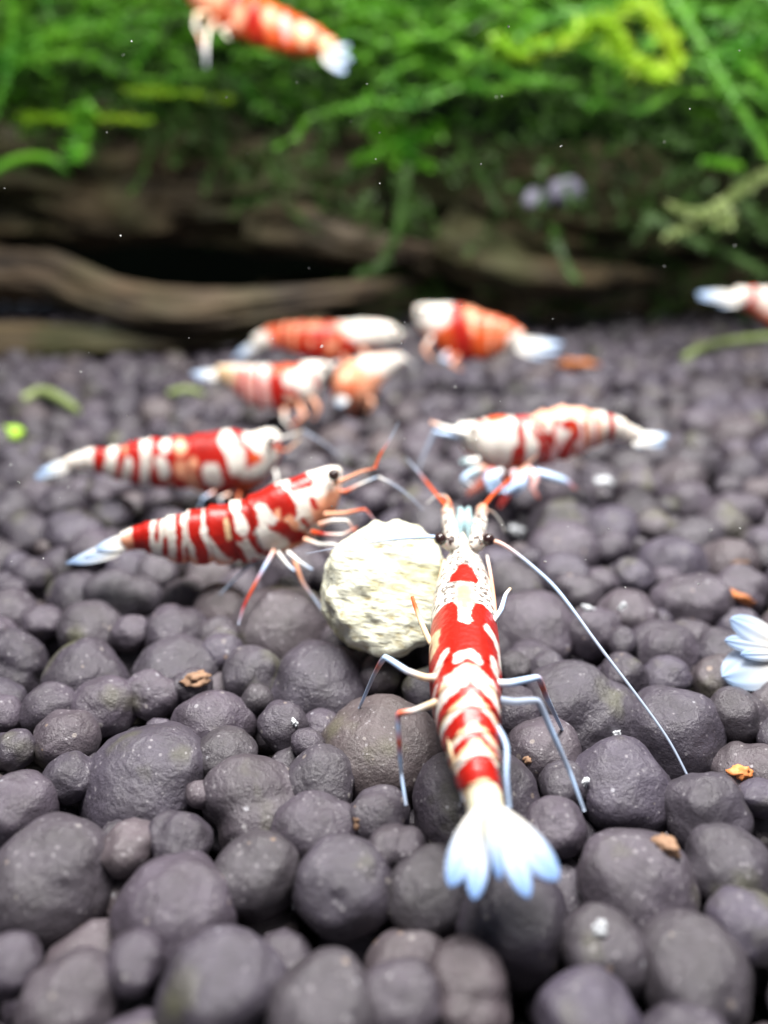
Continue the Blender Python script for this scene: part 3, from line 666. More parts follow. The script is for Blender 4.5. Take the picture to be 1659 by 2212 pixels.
def leg(root, rows, r0, r1, cols, name='leg'):
    m = len(rows); tubes(name, root, A_(*rows), list(np.linspace(r0, r1, m)), cols, joint=0.7 if name == 'leg' else 0.0)

# --- near shrimp, seen from above and behind
FR = [(1000,1150,44.0,3),(1001,1166,43.2,14),(1003,1185,42.4,38),(1004,1222,40.4,59),(1005,1262,38.7,66),(1006,1300,37.0,70),(1008,1358,34.7,74),(1013,1449,32.0,71),(1020,1517,30.7,65),(1029,1585,29.8,56),(1040,1653,29.0,46),(1049,1698,28.6,41),(1055,1745,28.1,36)]
def chev(c, off, y, th, edge_drop, w, xc, up=1.3):
    pts = [(xc + w * t, y + edge_drop * abs(t) ** up) for t in np.linspace(-1.15, 1.15, 13)]
    return (c, pts, th)
front_ops = [
    ('Y', [(1002, 1148), (1003, 1200)], 5, 6),
    ('R', [(988, 1248), (1003, 1228), (1019, 1248)], 9), ('R', [(982, 1252), (1024, 1252)], 6), ('R', [(1000, 1236), (1010, 1240)], 12),
    ('P', [(1003, 1275), (1003, 1330)], 14, 14),
    ('R', [(944, 1322), (975, 1318)], 20), ('R', [(1035, 1318), (1066, 1318)], 20), ('R', [(960, 1360), (1055, 1360)], 30), ('R', [(950, 1400), (1075, 1400)], 32), ('R', [(940, 1430), (1085, 1430)], 22), ('R', [(980, 1330), (1030, 1345)], 14),
    ('W', [(1004, 1310), (1005, 1338)], 10), ('P', [(1003, 1285), (1004, 1312)], 7, 8),
    ('C', [(938, 1345), (950, 1350), (944, 1376)], 9), ('W', [(1048, 1344), (1066, 1352), (1072, 1362)], 9), ('W', [(1078, 1376), (1076, 1392)], 6),
    ('W', [(948, 1428), (970, 1404)], 7), ('W', [(992, 1424), (1013, 1413), (1030, 1424)], 8), ('W', [(1060, 1406), (1071, 1426)], 8),
    chev('W', 0, 1454, 20, 50, 66, 1014, 1.05), ('W', [(1022, 1556), (1050, 1690)], 76), chev('C', 0, 1438, 4, 50, 66, 1014, 1.05), ('R', [(946, 1486), (958, 1458)], 7), ('R', [(1068, 1454), (1084, 1484)], 6),
    chev('R', 0, 1487, 11, 50, 66, 1018, 0.95), ('R', [(952, 1532), (984, 1510)], 11), ('R', [(1052, 1510), (1084, 1532)], 10), chev('C', 0, 1501, 4, 50, 64, 1019, 0.95),
    chev('R', 0, 1543, 17, 44, 58, 1023, 1.0), ('R', [(960, 1588), (982, 1572)], 10), ('R', [(1064, 1572), (1086, 1588)], 9), chev('C', 0, 1564, 4, 44, 56, 1026, 1.0), chev('R', 0, 1588, 8.5, 42, 54, 1029, 0.95), ('R', [(974, 1630), (1000, 1610)], 8), ('R', [(1058, 1610), (1084, 1630)], 8),
    chev('C', 0, 1602, 5, 40, 52, 1032, 0.95),
    chev('R', 0, 1655, 25, 34, 46, 1041, 1.0), chev('C', 0, 1692, 11, 26, 44, 1047, 1.0), ('Y', [(1050, 1720), (1055, 1760)], 34), ('O', [(1058, 1733), (1060, 1752)], 8, 12)]
near, inf = shrimp('red and white shrimp seen from above and behind on the granules beside the pellet', FR, front_ops, view='top', N=460, M=190, edge=3.0, wob=2.0, carap=0.45,
                   speck=lambda X, Y: np.clip((1330 - Y) / 20, 0, 1) * np.clip((Y - 1165) / 12, 0, 1) * 0.85 + np.clip((Y - 1430) / 30, 0, 1) * 0.05, ridge=0.052)
UPF = (0, -0.25, 1)
for bx, by, tx_, ty_, zt, w, bu, th in ((1036, 1738, 972, 1916, 26.4, 1.1, 1.25, .22), (1044, 1742, 1024, 1944, 26.0, .95, 1.25, .2), (1074, 1738, 1206, 1902, 26.5, 1.35, 1.4, .22), (1068, 1742, 1142, 1940, 26.0, 1.05, 1.25, .2)):
    lobe(near, at(bx, by, 28.3), at(tx_, ty_, zt), w, UPF, ('W', 'F'), bulge=bu, thick=th)
lobe(near, at(1057, 1728, 27.9), at(1080, 1902, 26.2), 0.75, UPF, ('Y', 'F'), bulge=.6, thick=.30)
eye(near, at(951, 1164, 42.3), .36); eye(near, at(1055, 1166, 42.3), .36)
for sx, xs in ((-1, (976, 970, 966)), (1, (1030, 1037, 1042))):
    tubes('eyestalk', near, A_((1003 + sx * 16, 1182, 42.7), (1003 + sx * 30, 1174, 42.7), (1003 + sx * 44, 1167, 42.6)), [.38, .46, .36], ['W', 'W', 'W'], mat=M_SHELL)
    tubes('antennule_peduncle', near, A_((1003 + sx * 22, 1182, 43.2), (xs[0], 1160, 44.6), (xs[1], 1128, 46.5), (xs[2], 1098, 48.2)), [.40, .48, .46, .38], ['W', 'W', 'W', 'P'], mat=M_SHELL)
    tubes('antennal_scale', near, A_((1003 + sx * 10, 1172, 44.0), (1003 + sx * 9, 1140, 46.0), (1003 + sx * 7, 1112, 47.6), (1003 + sx * 9, 1100, 48.4)), [.12, .20, .34, .2], [('G', .25), ('G', .3), ('G', .95), ('G', .9)])
leg(near, [(969, 1100, 48.0), (955, 1083, 49), (936, 1060, 51), (908, 1025, 53.5), (878, 990, 56)], .15, .04, ['O', 'O', 'O', ('L', .9), ('L', .7)], 'antennule')
leg(near, [(975, 1096, 48.3), (962, 1072, 49.5), (942, 1072, 50), (922, 1088, 50)], .13, .04, ['O', ('P', .9), ('W', .7), ('W', .5)], 'antennule')
leg(near, [(1036, 1102, 48.0), (1050, 1087, 49), (1066, 1068, 50.5), (1110, 1028, 53), (1160, 982, 56)], .15, .03, ['O', 'O', 'O', ('P', .8), ('P', .5)], 'antennule')
leg(near, [(1046, 1100, 48.2), (1066, 1108, 48.8), (1082, 1128, 49), (1090, 1150, 49)], .09, .03, [('P', .8), ('W', .6), ('W', .4)], 'antennule')
leg(near, [(1056, 1172, 42.4), (1072, 1170, 42.2), (1110, 1192, 41.8), (1180, 1250, 41), (1215, 1288, 40.4), (1290, 1390, 39), (1400, 1535, 37.5), (1448, 1605, 36.8), (1490, 1685, 36)], .13, .055, ['P', ('L', 1), ('B', .95), ('L', .95), ('L', .95), ('L', .9), ('L', .85), ('L', .7)], 'antenna')
leg(near, [(950, 1163, 42.6), (930, 1160, 42.6), (860, 1164, 42), (760, 1178, 41.2), (660, 1196, 40.5)], .13, .03, [('B', 1), ('B', .9), ('L', .55), ('L', .4), ('L', .25)], 'antenna')
LC = ['W', 'C', 'W', 'B', 'O', 'B', ('L', .9), ('B', .8), ('L', .75)]
leg(near, [(968, 1462, 33.2), (920, 1464, 33.4), (880, 1450, 33.8), (832, 1420, 34.6), (806, 1462, 37), (776, 1530, gz(1530, .8))], .19, .07, ['W', 'C', 'B', 'B', 'O', 'L', ('L', .9), ('B', .7), ('L', .6)])
leg(near, [(968, 1505, 32.2), (930, 1522, 32.2), (895, 1536, 32.4), (860, 1542, 32.6), (862, 1600, 32.8), (867, 1672, 33.2), (877, 1740, gz(1740, 1.2))], .18, .07, ['W', 'C', 'W', 'O', 'B', 'O', 'B', ('L', .8), ('B', .7), ('L', .6)])
leg(near, [(1066, 1476, 32.8), (1100, 1476, 33), (1140, 1468, 33.5), (1163, 1464, 34), (1180, 1505, 35), (1214, 1576, gz(1576, .8))], .19, .08, ['W', 'B', 'B', 'O', 'B', ('L', .9), ('B', .9), ('L', .8)])
leg(near, [(1066, 1510, 32.2), (1110, 1516, 32.3), (1162, 1514, 32.6), (1190, 1575, 32.8), (1230, 1665, 33), (1262, 1752, gz(1752, .8))], .18, .08, [('L', .7), ('L', .7), ('L', .8), ('B', .9), ('L', .8), ('B', .8), ('L', .6)])
leg(near, [(955, 1402, 36.0), (930, 1388, 36.4), (910, 1345, 37.5), (894, 1302, 38.6), (891, 1290, 38.9)], .17, .10, ['W', 'C', 'C', 'C', 'O', 'O'])
leg(near, [(1062, 1345, 37), (1082, 1318, 37.6), (1092, 1285, 38.5), (1102, 1272, 39)], .16, .09, ['W', 'B', 'B', 'C'])
leg(near, [(955, 1388, 36.4), (942, 1335, 38), (945, 1275, 40.2), (960, 1210, 42.2)], .11, .09, ['C', 'P', 'P', 'C'], 'maxilliped')
leg(near, [(1062, 1380, 36.2), (1069, 1325, 38), (1062, 1255, 40.4), (1052, 1200, 42.4)], .11, .09, ['W', 'P', 'P', 'W'], 'maxilliped')
leg(near, [(1030, 1520, 31.6), (1090, 1600, 30.4), (1094, 1680, 29.4), (1100, 1745, 29.0)], .15, .07, [('W', .9), ('B', .8), ('B', .7), ('B', .6)], 'swimmeret')
leg(near, [(985, 1530, 31.4), (972, 1600, 30.4), (990, 1670, 29.6), (1002, 1730, 29.2)], .16, .07, ['C', 'C', ('C', .9), ('L', .6)], 'swimmeret')

# --- side-view shrimps; q2/q4/q3 turn the measured points of each into survey units
def conv(ox, oy, k):
    return lambda x, y: (ox + x / k, oy + y / k)
q2, q4, q3 = conv(51.8, 829.5, 1.846), conv(846.8, 829.5, 2.5946), conv(380.2, 622.0, 1.8823)
def tr(q, k, spine, Z0, Z1):
    n = len(spine); return [(*q(x, y), Z0 + (Z1 - Z0) * i / (n - 1), h / k) for i, (x, y, h) in enumerate(spine)]
def tro(q, k, ops):
    out = []
    for o in ops: out.append((o[0], [q(*p) for p in o[1]], o[2] / k) + ((o[3] / k,) if len(o) > 3 else ()))
    return out
def side_limbs(root, q, Zf, lines, r0=.17, r1=.055):
    for rows, cols, nm in lines:
        leg(root, [(*q(x, y), Zf + dz) for x, y, dz in rows], r0 if nm == 'leg' else r0 * .6, r1 if nm == 'leg' else r1 * .5, cols, nm)

# striped shrimp feeding at the pellet
sp = tr(q2, 1.846, [(1262,338,14),(1235,362,48),(1190,412,92),(1130,470,122),(1050,520,138),(960,560,130),(850,588,122),(740,602,114),(640,612,100),(560,614,82),(490,610,60),(440,616,47),(395,630,36)], 50.5, 49.0)
ops = tro(q2, 1.846, [
    ('P', [(1190, 480), (1120, 560), (1040, 610)], 70, 60), ('P', [(1210, 400), (1200, 470)], 30, 30), ('W', [(1230, 345), (1130, 380), (1060, 440), (1080, 500)], 42, 20), ('W', [(1140, 545)], 30),
    ('P', [(620, 680), (760, 680), (900, 690)], 42, 40), ('P', [(450, 620), (400, 640)], 40, 30),
    ('R', [(475, 540), (478, 690)], 38), ('R', [(578, 590), (568, 660)], 11), ('R', [(622, 500), (632, 580), (618, 700)], 13), ('R', [(692, 480), (690, 560), (715, 620), (712, 730)], 24),
    ('R', [(770, 470), (765, 550), (800, 590), (850, 620), (870, 710)], 26), ('R', [(800, 480), (790, 540)], 31), ('R', [(780, 695), (810, 690)], 28), ('R', [(820, 500), (850, 560)], 24),
    ('R', [(890, 450), (905, 520), (840, 560)], 28), ('R', [(910, 570), (950, 620), (1000, 660)], 18), ('R', [(930, 440), (960, 440), (1010, 430), (1030, 470), (1000, 510)], 40), ('R', [(1040, 560), (1070, 570)], 33), ('R', [(1030, 500), (1050, 540)], 17), ('R', [(1060, 385), (1110, 368)], 17),
    ('R', [(545, 540), (540, 600)], 7), ('R', [(655, 620), (650, 720)], 6), ('R', [(735, 470), (738, 520)], 9), ('R', [(905, 640), (930, 690)], 10), ('R', [(1120, 430), (1135, 460)], 9), ('R', [(1090, 500), (1110, 530)], 8), ('P', [(1000, 470), (1000, 500)], 10), ('W', [(868, 510), (872, 535)], 24), ('W', [(945, 470), (975, 500)], 22), ('C', [(815, 510), (825, 570)], 10), ('W', [(960, 575), (1010, 600)], 34, 20), ('P', [(1060, 520), (1040, 500)], 16)])
s, _ = shrimp('red banded cream shrimp side on with head over the pellet', sp, ops, N=220, M=80, carap=0.43, edge=2.4, wob=2.2)
eye(s, at(*q2(1235, 362), 48.9), .42)
for a_, b_, w in (((405, 628), (165, 716), 1.1), ((415, 622), (285, 655), 1.3), ((400, 640), (190, 712), 1.5), ((410, 636), (240, 690), 1.2)):
    lobe(s, at(*q2(*a_), 49.0), at(*q2(*b_), 48.6), w, (0, -.55, 1), ('W', 'B'))
side_limbs(s, q2, 49.6, [
    ([(1235, 400, -.6), (1290, 375, -.7), (1345, 350, -.8), (1400, 335, -.9)], ['P', 'P', 'P', 'O'], 'leg'), ([(1225, 420, .6), (1280, 430, .6), (1340, 400, .6), (1410, 370, .6)], ['P', 'O', 'W', 'B'], 'leg'),
    ([(1400, 335, -.9), (1420, 285, -.9), (1460, 220, -.9), (1495, 150, -.9)], ['O', 'O', ('L', .8), ('L', .4)], 'antennule'), ([(1410, 370, .6), (1470, 400, .6), (1540, 450, .6), (1590, 500, .6)], ['W', ('L', .9), ('L', .8), ('L', .7)], 'antennule'),
    ([(1180, 560, -1), (1230, 545, -1.6), (1290, 545, -1.8), (1320, 590, -1.6)], ['P', 'W', 'W', 'O'], 'leg'), ([(1200, 520, -.6), (1280, 515, -1), (1360, 500, -1.4), (1410, 560, -1.2)], ['P', 'P', 'O', ('L', .8)], 'leg'),
    ([(1120, 620, -1), (1180, 640, -1.8), (1240, 640, -2), (1300, 690, -1.5)], ['P', 'W', 'W', 'B'], 'leg'), ([(1150, 590, -1), (1200, 600, -2), (1270, 600, -2), (1330, 570, -2)], ['O', 'R', 'W', 'O'], 'leg'),
    ([(1000, 660, -1.2), (960, 730, -1.8), (910, 820, -2.2), (875, 890, -2.5), (855, 960, -3)], ['P', 'B', 'O', 'R', ('L', .7)], 'leg'), ([(1010, 670, -.9), (1050, 720, -1.2), (1080, 745, -1.5)], ['W', 'W', 'B'], 'leg'),
    ([(1050, 670, -1), (1100, 710, -1.4), (1150, 740, -1.6)], ['W', 'W', 'B'], 'leg'), ([(1070, 680, 0), (1110, 790, -.6), (1160, 860, -.8), (1210, 930, -1)], ['P', 'P', ('L', .9), ('L', .7)], 'leg'),
    ([(960, 670, .8), (880, 740, .6), (820, 800, .4), (780, 840, 0)], [('L', .6), ('L', .6), ('B', .7), ('L', .4)], 'leg')])

# dark red shrimp with white blotches behind it
sp = tr(q2, 1.846, [(1012,195,22),(990,215,52),(945,262,92),(880,298,126),(780,315,128),(680,312,108),(580,310,98),(480,312,92),(400,314,72),(340,309,58),(280,303,48),(220,310,37),(170,322,26)], 65, 63)
ops = tro(q2, 1.846, [
    ('W', [(1000, 190), (900, 200)], 29), ('W', [(910, 210), (965, 270), (940, 310), (890, 335)], 29), ('O', [(920, 270), (900, 265)], 14), ('W', [(815, 205), (845, 250), (850, 300)], 29), ('W', [(760, 315), (765, 345)], 33), ('W', [(838, 425)], 26), ('P', [(680, 340), (690, 400)], 26, 20), ('O', [(870, 380), (930, 390)], 34, 40), ('P', [(640, 300)], 26, 14), ('P', [(690, 290)], 22, 14),
    ('P', [(640, 235)], 24, 12), ('W', [(580, 230)], 22), ('W', [(560, 285), (575, 315)], 24), ('P', [(590, 370)], 18), ('P', [(540, 400)], 24), ('W', [(495, 215), (505, 270), (480, 400)], 21), ('W', [(430, 290), (395, 400)], 19), ('P', [(415, 250)], 12), ('W', [(365, 235), (360, 290), (335, 360)], 23),
    ('W', [(255, 240), (250, 360)], 33), ('W', [(200, 300), (60, 370)], 52)])
s, _ = shrimp('dark red shrimp with white blotches behind the banded one', sp, ops, base='R', N=180, M=64, carap=0.42, edge=2.6, wob=1.6)
eye(s, at(*q2(985, 225), 63.2), .42)
for a_, b_, w in (((185, 318), (40, 370), 1.5), ((190, 312), (60, 345), 1.4), ((180, 325), (45, 380), 1.1)):
    lobe(s, at(*q2(*a_), 63), at(*q2(*b_), 62.6), w, (0, -.6, 1), ('W', 'B'))
side_limbs(s, q2, 63.5, [
    ([(985, 225, -.6), (1030, 215, -.8), (1080, 200, -1), (1110, 185, -1)], ['W', 'W', 'W', 'C'], 'leg'), ([(1000, 260, 0), (1050, 265, 0), (1100, 220, 0)], ['O', 'P', 'C'], 'leg'), ([(1000, 340, -1), (1010, 390, -1.4), (960, 430, -1.5)], ['W', 'W', 'P'], 'leg'),
    ([(1110, 185, 0), (1200, 240, 0), (1290, 310, 0)], [('L', .8), ('L', .5), ('L', .3)], 'antenna'),
    ([(760, 430, -1), (715, 455, -1.6), (700, 490, -1.5)], ['P', 'B', 'B'], 'leg'), ([(820, 440, -1), (780, 455, -1.6), (790, 490, -1.5)], ['P', 'W', 'B'], 'leg'), ([(860, 430, -1), (850, 480, -1.2), (880, 520, -1.2)], ['O', 'P', 'P'], 'leg')])

# white-bodied shrimp facing left on the right
sp = tr(q4, 2.5946, [(362,238,26),(400,262,62),(460,295,104),(560,320,146),(680,332,152),(780,322,146),(880,290,146),(980,268,146),(1080,256,118),(1170,246,90),(1240,250,72),(1320,278,54),(1375,298,44)], 63, 64)
ops = tro(q4, 2.5946, [
    ('P', [(780, 185), (900, 135), (1100, 145)], 22, 60), ('K', [(880, 330), (1000, 330), (1100, 300)], 60, 60), ('O', [(400, 370), (480, 420), (560, 450), (640, 480), (730, 490)], 26, 24), ('D', [(480, 430), (520, 450)], 14, 20), ('O', [(540, 190), (620, 175)], 14, 16),
    ('R', [(690, 180), (702, 300), (690, 360)], 17), ('R', [(690, 340), (685, 400)], 34), ('O', [(690, 400), (640, 450)], 16), ('R', [(830, 260), (822, 420), (780, 490)], 17), ('O', [(820, 420), (770, 480)], 22), ('R', [(690, 190), (780, 190), (820, 260)], 10), ('R', [(800, 260), (840, 275)], 15),
    ('R', [(940, 200), (985, 200), (1000, 240), (950, 280), (940, 310)], 26), ('O', [(970, 215)], 18, 14), ('R', [(935, 310), (925, 370), (940, 400)], 27), ('R', [(900, 190), (940, 210)], 10), ('R', [(760, 230), (800, 300), (790, 380)], 12), ('R', [(720, 420), (760, 440)], 14), ('R', [(1040, 200), (1060, 280)], 10), ('O', [(1110, 180), (1130, 300)], 9, 12), ('R', [(480, 200), (520, 215)], 8), ('R', [(870, 380), (890, 440)], 14), ('R', [(1208, 160), (1222, 310)], 19), ('P', [(1050, 150), (1085, 380)], 9, 12), ('P', [(1140, 170), (1165, 330)], 9, 12), ('R', [(880, 180), (850, 260), (880, 320)], 13), ('O', [(1000, 320), (1010, 400)], 14), ('K', [(1100, 190), (1130, 330)], 7, 10), ('K', [(1020, 240), (1050, 380)], 7, 10), ('K', [(880, 200), (870, 400)], 8, 14)])
s, _ = shrimp('white shrimp with few red streaks facing left beyond the near shrimp', sp, ops, N=180, M=64, carap=0.42, edge=2.6, wob=1.4)
eye(s, at(*q4(455, 262), 61.4), .3)
for a_, b_, w in (((1370, 300), (1555, 290), 1.5), ((1365, 305), (1530, 340), 1.5), ((1360, 312), (1420, 355), 1.2)):
    lobe(s, at(*q4(*a_), 63.8), at(*q4(*b_), 63.4), w, (0, -.6, 1), ('W', 'B'))
side_limbs(s, q4, 62.6, [
    ([(420, 280, -.8), (350, 262, -.9), (280, 240, -1), (215, 215, -1)], ['W', 'W', 'W', 'P'], 'leg'), ([(420, 300, 0), (340, 285, 0), (260, 275, 0), (230, 260, 0)], ['W', 'B', 'B', 'B'], 'leg'),
    ([(240, 270, 0), (200, 350, 0), (165, 430, 0), (150, 480, 0)], [('L', .8), ('L', .6), ('L', .4)], 'antennule')], .36, .14)
for rows, cols in (([(480, 430, -1.4), (420, 440, -2), (395, 430, -2.2)], ['W', 'W', 'G']), ([(520, 470, -1.4), (440, 500, -2), (400, 540, -2.2), (450, 570, -2)], ['P', 'G', 'B', 'W']), ([(560, 480, -1.4), (540, 540, -2), (560, 600, -2.2)], ['O', 'B', 'B']), ([(610, 490, -1.4), (570, 530, -2.2), (600, 600, -2)], ['W', 'B', 'B']),
                   ([(680, 490, -1.4), (700, 560, -2.2), (630, 610, -2.2)], ['K', 'B', 'B']), ([(740, 480, -1.2), (720, 570, -2), (680, 620, -2)], ['P', 'B', 'B']), ([(760, 470, -1), (800, 530, -1.5), (790, 590, -1.6), (820, 640, -1.6)], ['K', 'K', 'K', ('O', .4)]), ([(800, 490, -1), (880, 515, -1.4), (970, 545, -1.6), (1030, 590, -1.6)], ['B', 'B', 'B', ('O', .3)]),
                   ([(560, 480, 1), (500, 560, 1), (420, 620, .6)], ['O', ('O', .6), ('D', .5)]), ([(640, 500, 1), (650, 600, 1), (600, 690, .6)], ['O', ('R', .5), ('R', .4)])):
    tubes('leg', s, [tuple(at(*q4(x, y), 62.6 + dz)) for x, y, dz in rows], [.34, .42, .24] if len(rows) == 3 else [.28, .33, .26, .10], cols)

# blurred group at the back
def back(label, q, k, spine, Z0, Z1, ops, fan, base='W', Zf=None, carap=.42, legs=(), eyep=None, w=1.7):
    sp = tr(q, k, spine, Z0, Z1)
    s, _ = shrimp(label, sp, tro(q, k, ops), base=base, N=110, M=44, carap=carap, edge=5, wob=1.5)
    for a_, b_ in fan: lobe(s, at(*q(*a_), Z1), at(*q(*b_), Z1 - .4), w, (0, -.5, 1), ('W', 'B'))
    Zl = (Z0 + Z1) / 2
    for rows, cols, nm in legs: leg(s, [(*q(x, y), Zl + dz) for x, y, dz in rows], .34 if nm == 'leg' else .2, .14 if nm == 'leg' else .06, cols, nm)
    if eyep: eye(s, at(*q(*eyep), Z0 - 1.6), .4)
    return s
back('orange-red spotted shrimp with white head, rearmost of the middle group', q3, 1.8823, [(915,190,14),(895,190,32),(850,186,48),(760,192,62),(680,214,76),(590,216,76),(500,206,66),(430,197,50),(370,208,42),(325,226,30)], 104, 106,
     [('W', [(910, 190), (780, 170), (700, 170)], 50, 30), ('O', [(640, 200), (420, 200)], 60, 60), ('P', [(560, 150), (545, 280)], 8, 10), ('P', [(495, 140), (485, 270)], 8, 10), ('P', [(448, 150), (438, 260)], 7, 10), ('P', [(625, 150), (610, 200)], 9, 10), ('R', [(560, 240), (580, 200)], 42, 20), ('R', [(700, 235), (660, 270)], 38, 24), ('O', [(600, 270), (760, 260)], 26, 26), ('P', [(640, 205)], 24, 20), ('P', [(560, 205)], 12, 12), ('R', [(520, 140), (510, 270)], 9, 12), ('R', [(470, 150), (460, 260)], 9, 12), ('R', [(425, 150), (415, 240)], 8, 10), ('R', [(620, 150), (640, 190)], 16, 14), ('O', [(760, 220), (830, 220)], 10, 20), ('W', [(350, 210), (300, 240)], 40, 30)],
     [((340, 222), (232, 285)), ((345, 215), (250, 262))], base='P', legs=[([(760, 250, -1), (780, 290, -1.4), (740, 320, -1.2)], ['P', 'P', 'O'], 'leg'), ([(680, 270, -1), (690, 310, -1.4), (660, 340, -1)], ['O', 'P', 'P'], 'leg'), ([(900, 190, 0), (930, 175, 0), (960, 170, 0)], ['W', ('W', .6), ('L', .3)], 'antennule')], eyep=(890, 180))
back('shrimp with pink-white back and red lines, tail pointing left in the middle group', q3, 1.8823, [(625,318,14),(600,330,34),(560,352,62),(500,395,92),(420,408,90),(340,398,86),(270,372,62),(215,352,42),(175,347,32)], 84, 87,
     [('W', [(610, 320), (550, 340), (500, 330)], 46, 20), ('K', [(290, 380), (370, 400)], 48, 26), ('O', [(330, 320), (325, 470)], 5, 8), ('O', [(280, 320), (270, 440)], 5, 8), ('R', [(420, 330), (430, 400), (445, 500)], 28, 12), ('R', [(300, 330), (290, 420)], 9, 10), ('R', [(360, 330), (365, 470)], 10, 10), ('R', [(245, 340), (235, 400)], 9, 10), ('R', [(560, 340), (570, 390)], 10, 10), ('R', [(430, 390), (490, 400), (515, 450)], 13, 10), ('R', [(350, 480), (450, 490)], 22, 20), ('O', [(215, 390), (260, 440), (330, 480)], 18, 20), ('P', [(480, 440), (500, 490)], 26, 20), ('O', [(420, 330), (500, 310)], 14, 14), ('C', [(230, 350), (180, 345)], 34, 30)],
     [((190, 345), (60, 345)), ((195, 350), (75, 362))], base='W', legs=[([(500, 470, -1), (520, 520, -1.4), (470, 560, -1.2)], ['P', 'P', 'O'], 'leg'), ([(540, 430, -1), (580, 490, -1.4), (560, 530, -1)], ['P', 'P', 'P'], 'leg'), ([(440, 490, -1), (440, 540, -1.4), (470, 570, -1)], ['P', 'W', 'W'], 'leg'), ([(600, 330, -.5), (640, 310, -.5), (660, 300, -.5)], ['W', 'W', ('W', .6)], 'leg')], eyep=(600, 325))
back('pale orange shrimp turned away beside the pink-backed one', q3, 1.8823, [(925,285,14),(900,292,28),(845,315,50),(780,350,76),(730,388,92),(690,405,86),(665,415,50)], 94, 88,
     [('W', [(920, 285), (840, 310), (740, 310)], 36, 30), ('O', [(685, 410), (690, 430)], 36, 40), ('P', [(740, 420), (780, 400)], 60, 60)],
     [((680, 440), (660, 480))], base='P', carap=.55, legs=[([(720, 450, -1), (700, 490, -1.4), (730, 510, -1)], ['P', 'P', 'O'], 'leg'), ([(770, 430, -1), (800, 470, -1.4), (780, 500, -1)], ['P', 'P', 'P'], 'leg'), ([(910, 285, 0), (945, 295, 0), (980, 330, 0)], ['W', ('W', .5), ('L', .2)], 'antennule')], eyep=(890, 280))
back('orange shrimp with white head raised and bluish tail, by the far orange flake', q3, 1.8823, [(975,80,14),(992,95,36),(1030,122,64),(1090,152,92),(1160,182,106),(1230,196,96),(1300,196,80),(1355,200,58),(1395,218,44)], 99, 97,
     [('O', [(1150, 180), (1330, 190)], 80, 60), ('W', [(980, 80), (1040, 110), (1100, 90)], 52, 24), ('P', [(1270, 120), (1280, 280)], 8, 10), ('P', [(1325, 140), (1330, 260)], 8, 10), ('P', [(1205, 100), (1215, 170)], 10, 12), ('O', [(1050, 210), (1120, 240), (1220, 250)], 48, 50), ('R', [(1150, 95), (1160, 140), (1180, 190)], 28, 20), ('O', [(1240, 120), (1250, 290)], 12, 14), ('O', [(1300, 130), (1310, 260)], 9, 12), ('O', [(1350, 150), (1350, 240)], 8, 10), ('R', [(1180, 190), (1190, 260)], 26, 30), ('W', [(1390, 215)], 40, 20)],
     [((1380, 215), (1575, 225)), ((1375, 225), (1560, 262)), ((1385, 235), (1500, 285))], base='P', w=2.2, legs=[([(1040, 200, -1), (1010, 250, -1.5), (1040, 290, -1.2)], ['W', 'P', 'P'], 'leg'), ([(1110, 260, -1), (1080, 290, -1.5), (1130, 300, -1.2)], ['P', 'B', 'B'], 'leg'), ([(1150, 270, -1), (1120, 310, -1.5), (1160, 330, -1)], ['O', 'P', 'P'], 'leg')], eyep=(1000, 95))
q5 = conv(1210.0, 561.7, 3.657)
back('shrimp cut off by the right edge, white tail pointing left', q5, 3.657, [(2350,640,40),(2280,620,110),(2150,560,170),(2000,480,190),(1850,420,180),(1700,370,140),(1560,320,105),(1450,300,84),(1380,290,72)], 101, 99,
     [('O', [(1500, 420), (1640, 480), (1900, 560)], 90, 80), ('R', [(1500, 200), (1490, 300), (1450, 370)], 26, 16), ('R', [(1700, 250), (1720, 420)], 40, 30), ('R', [(2000, 300), (2000, 500)], 80, 40)],
     [((1400, 275), (1080, 260)), ((1400, 300), (1090, 290)), ((1400, 310), (1240, 350))], base='W', w=2.3, legs=[([(1950, 620, 0), (1930, 760, -1), (1990, 860, -1)], ['P', 'P', 'O'], 'leg'), ([(2080, 660, 0), (2100, 780, -1), (2060, 880, -1)], ['P', 'W', 'P'], 'leg')])
q1 = conv(0, 0, 2.0)
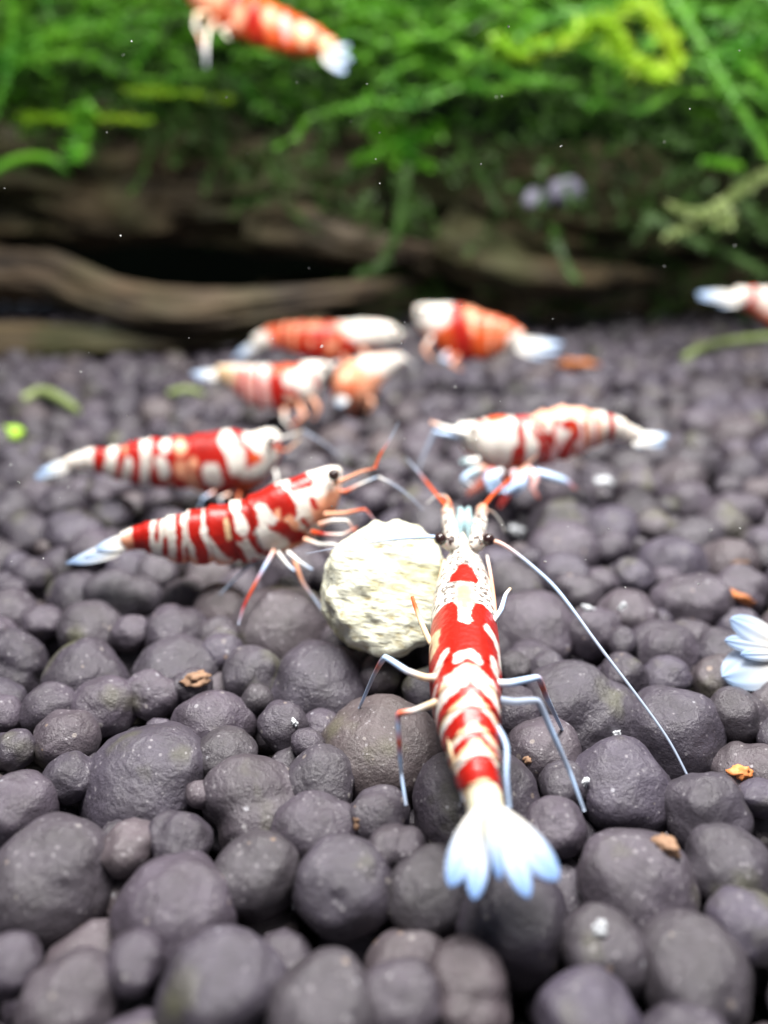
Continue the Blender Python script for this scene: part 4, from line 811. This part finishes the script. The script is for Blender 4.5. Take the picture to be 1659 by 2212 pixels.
back('orange-red shrimp clinging to the moss at the top edge', q1, 2.0, [(800,-130,20),(815,-100,50),(860,-50,76),(930,5,88),(1020,50,90),(1110,95,88),(1200,130,84),(1280,158,74),(1350,178,60),(1400,200,48),(1435,215,40)], 103, 101,
     [('P', [(900, -30), (980, 0)], 50, 40), ('R', [(1050, 10), (1030, 60), (1100, 90)], 30, 20), ('P', [(1060, 70)], 34, 24), ('P', [(1190, 90)], 36, 24), ('K', [(1250, 110), (1260, 140)], 20, 20), ('C', [(1330, 150)], 40, 30), ('R', [(1130, 60), (1140, 150)], 20, 20), ('C', [(1420, 200)], 30, 24), ('O', [(1380, 160), (1370, 240)], 12, 10)],
     [((1425, 205), (1510, 195)), ((1420, 215), (1520, 260)), ((1410, 225), (1490, 315))], base='O', w=2.9, legs=[([(900, 60, -1), (850, 60, -1.8), (845, 120, -2), (870, 170, -2), (880, 230, -2)], ['C', 'C', 'W', 'P', ('L', .3)], 'leg'), ([(930, 90, -1), (900, 130, -1.8), (890, 190, -2), (890, 290, -2)], ['P', 'Y', 'W', ('L', .3)], 'leg'), ([(1000, 110, -1), (960, 130, -1.6), (990, 170, -1.6)], ['O', 'Y', 'Y'], 'leg')])
# only the tail fan and the last segments of this one reach into the picture
cs = [(1890, 1405, 42.0, 34), (1850, 1402, 42.3, 52), (1800, 1400, 42.6, 60), (1750, 1402, 43, 52), (1715, 1404, 43, 40), (1690, 1406, 43, 32)]
s, _ = shrimp('shrimp cut off by the edge showing only its white fanned tail', cs, [('R', [(1760, 1330), (1760, 1480)], 14), ('R', [(1820, 1330), (1820, 1480)], 14)], view='side', N=90, M=44, carap=.1)
for a_, b_, w, dz in (((1700, 1398), (1578, 1338), 2.0, 0), ((1705, 1402), (1566, 1384), 1.35, -.5), ((1705, 1410), (1600, 1414), .9, -.8), ((1700, 1418), (1562, 1462), 2.7, -1.1)):
    lobe(s, at(*a_, 43.0), at(*b_, 42.6 + dz), w, (0, -.75, 1), ('W', 'B'), bulge=1.1, thick=.16)
leg(s, [(1800, 1450, 42), (1770, 1500, 41.5), (1790, 1560, 41)], .25, .1, ['W', 'O', 'B'])
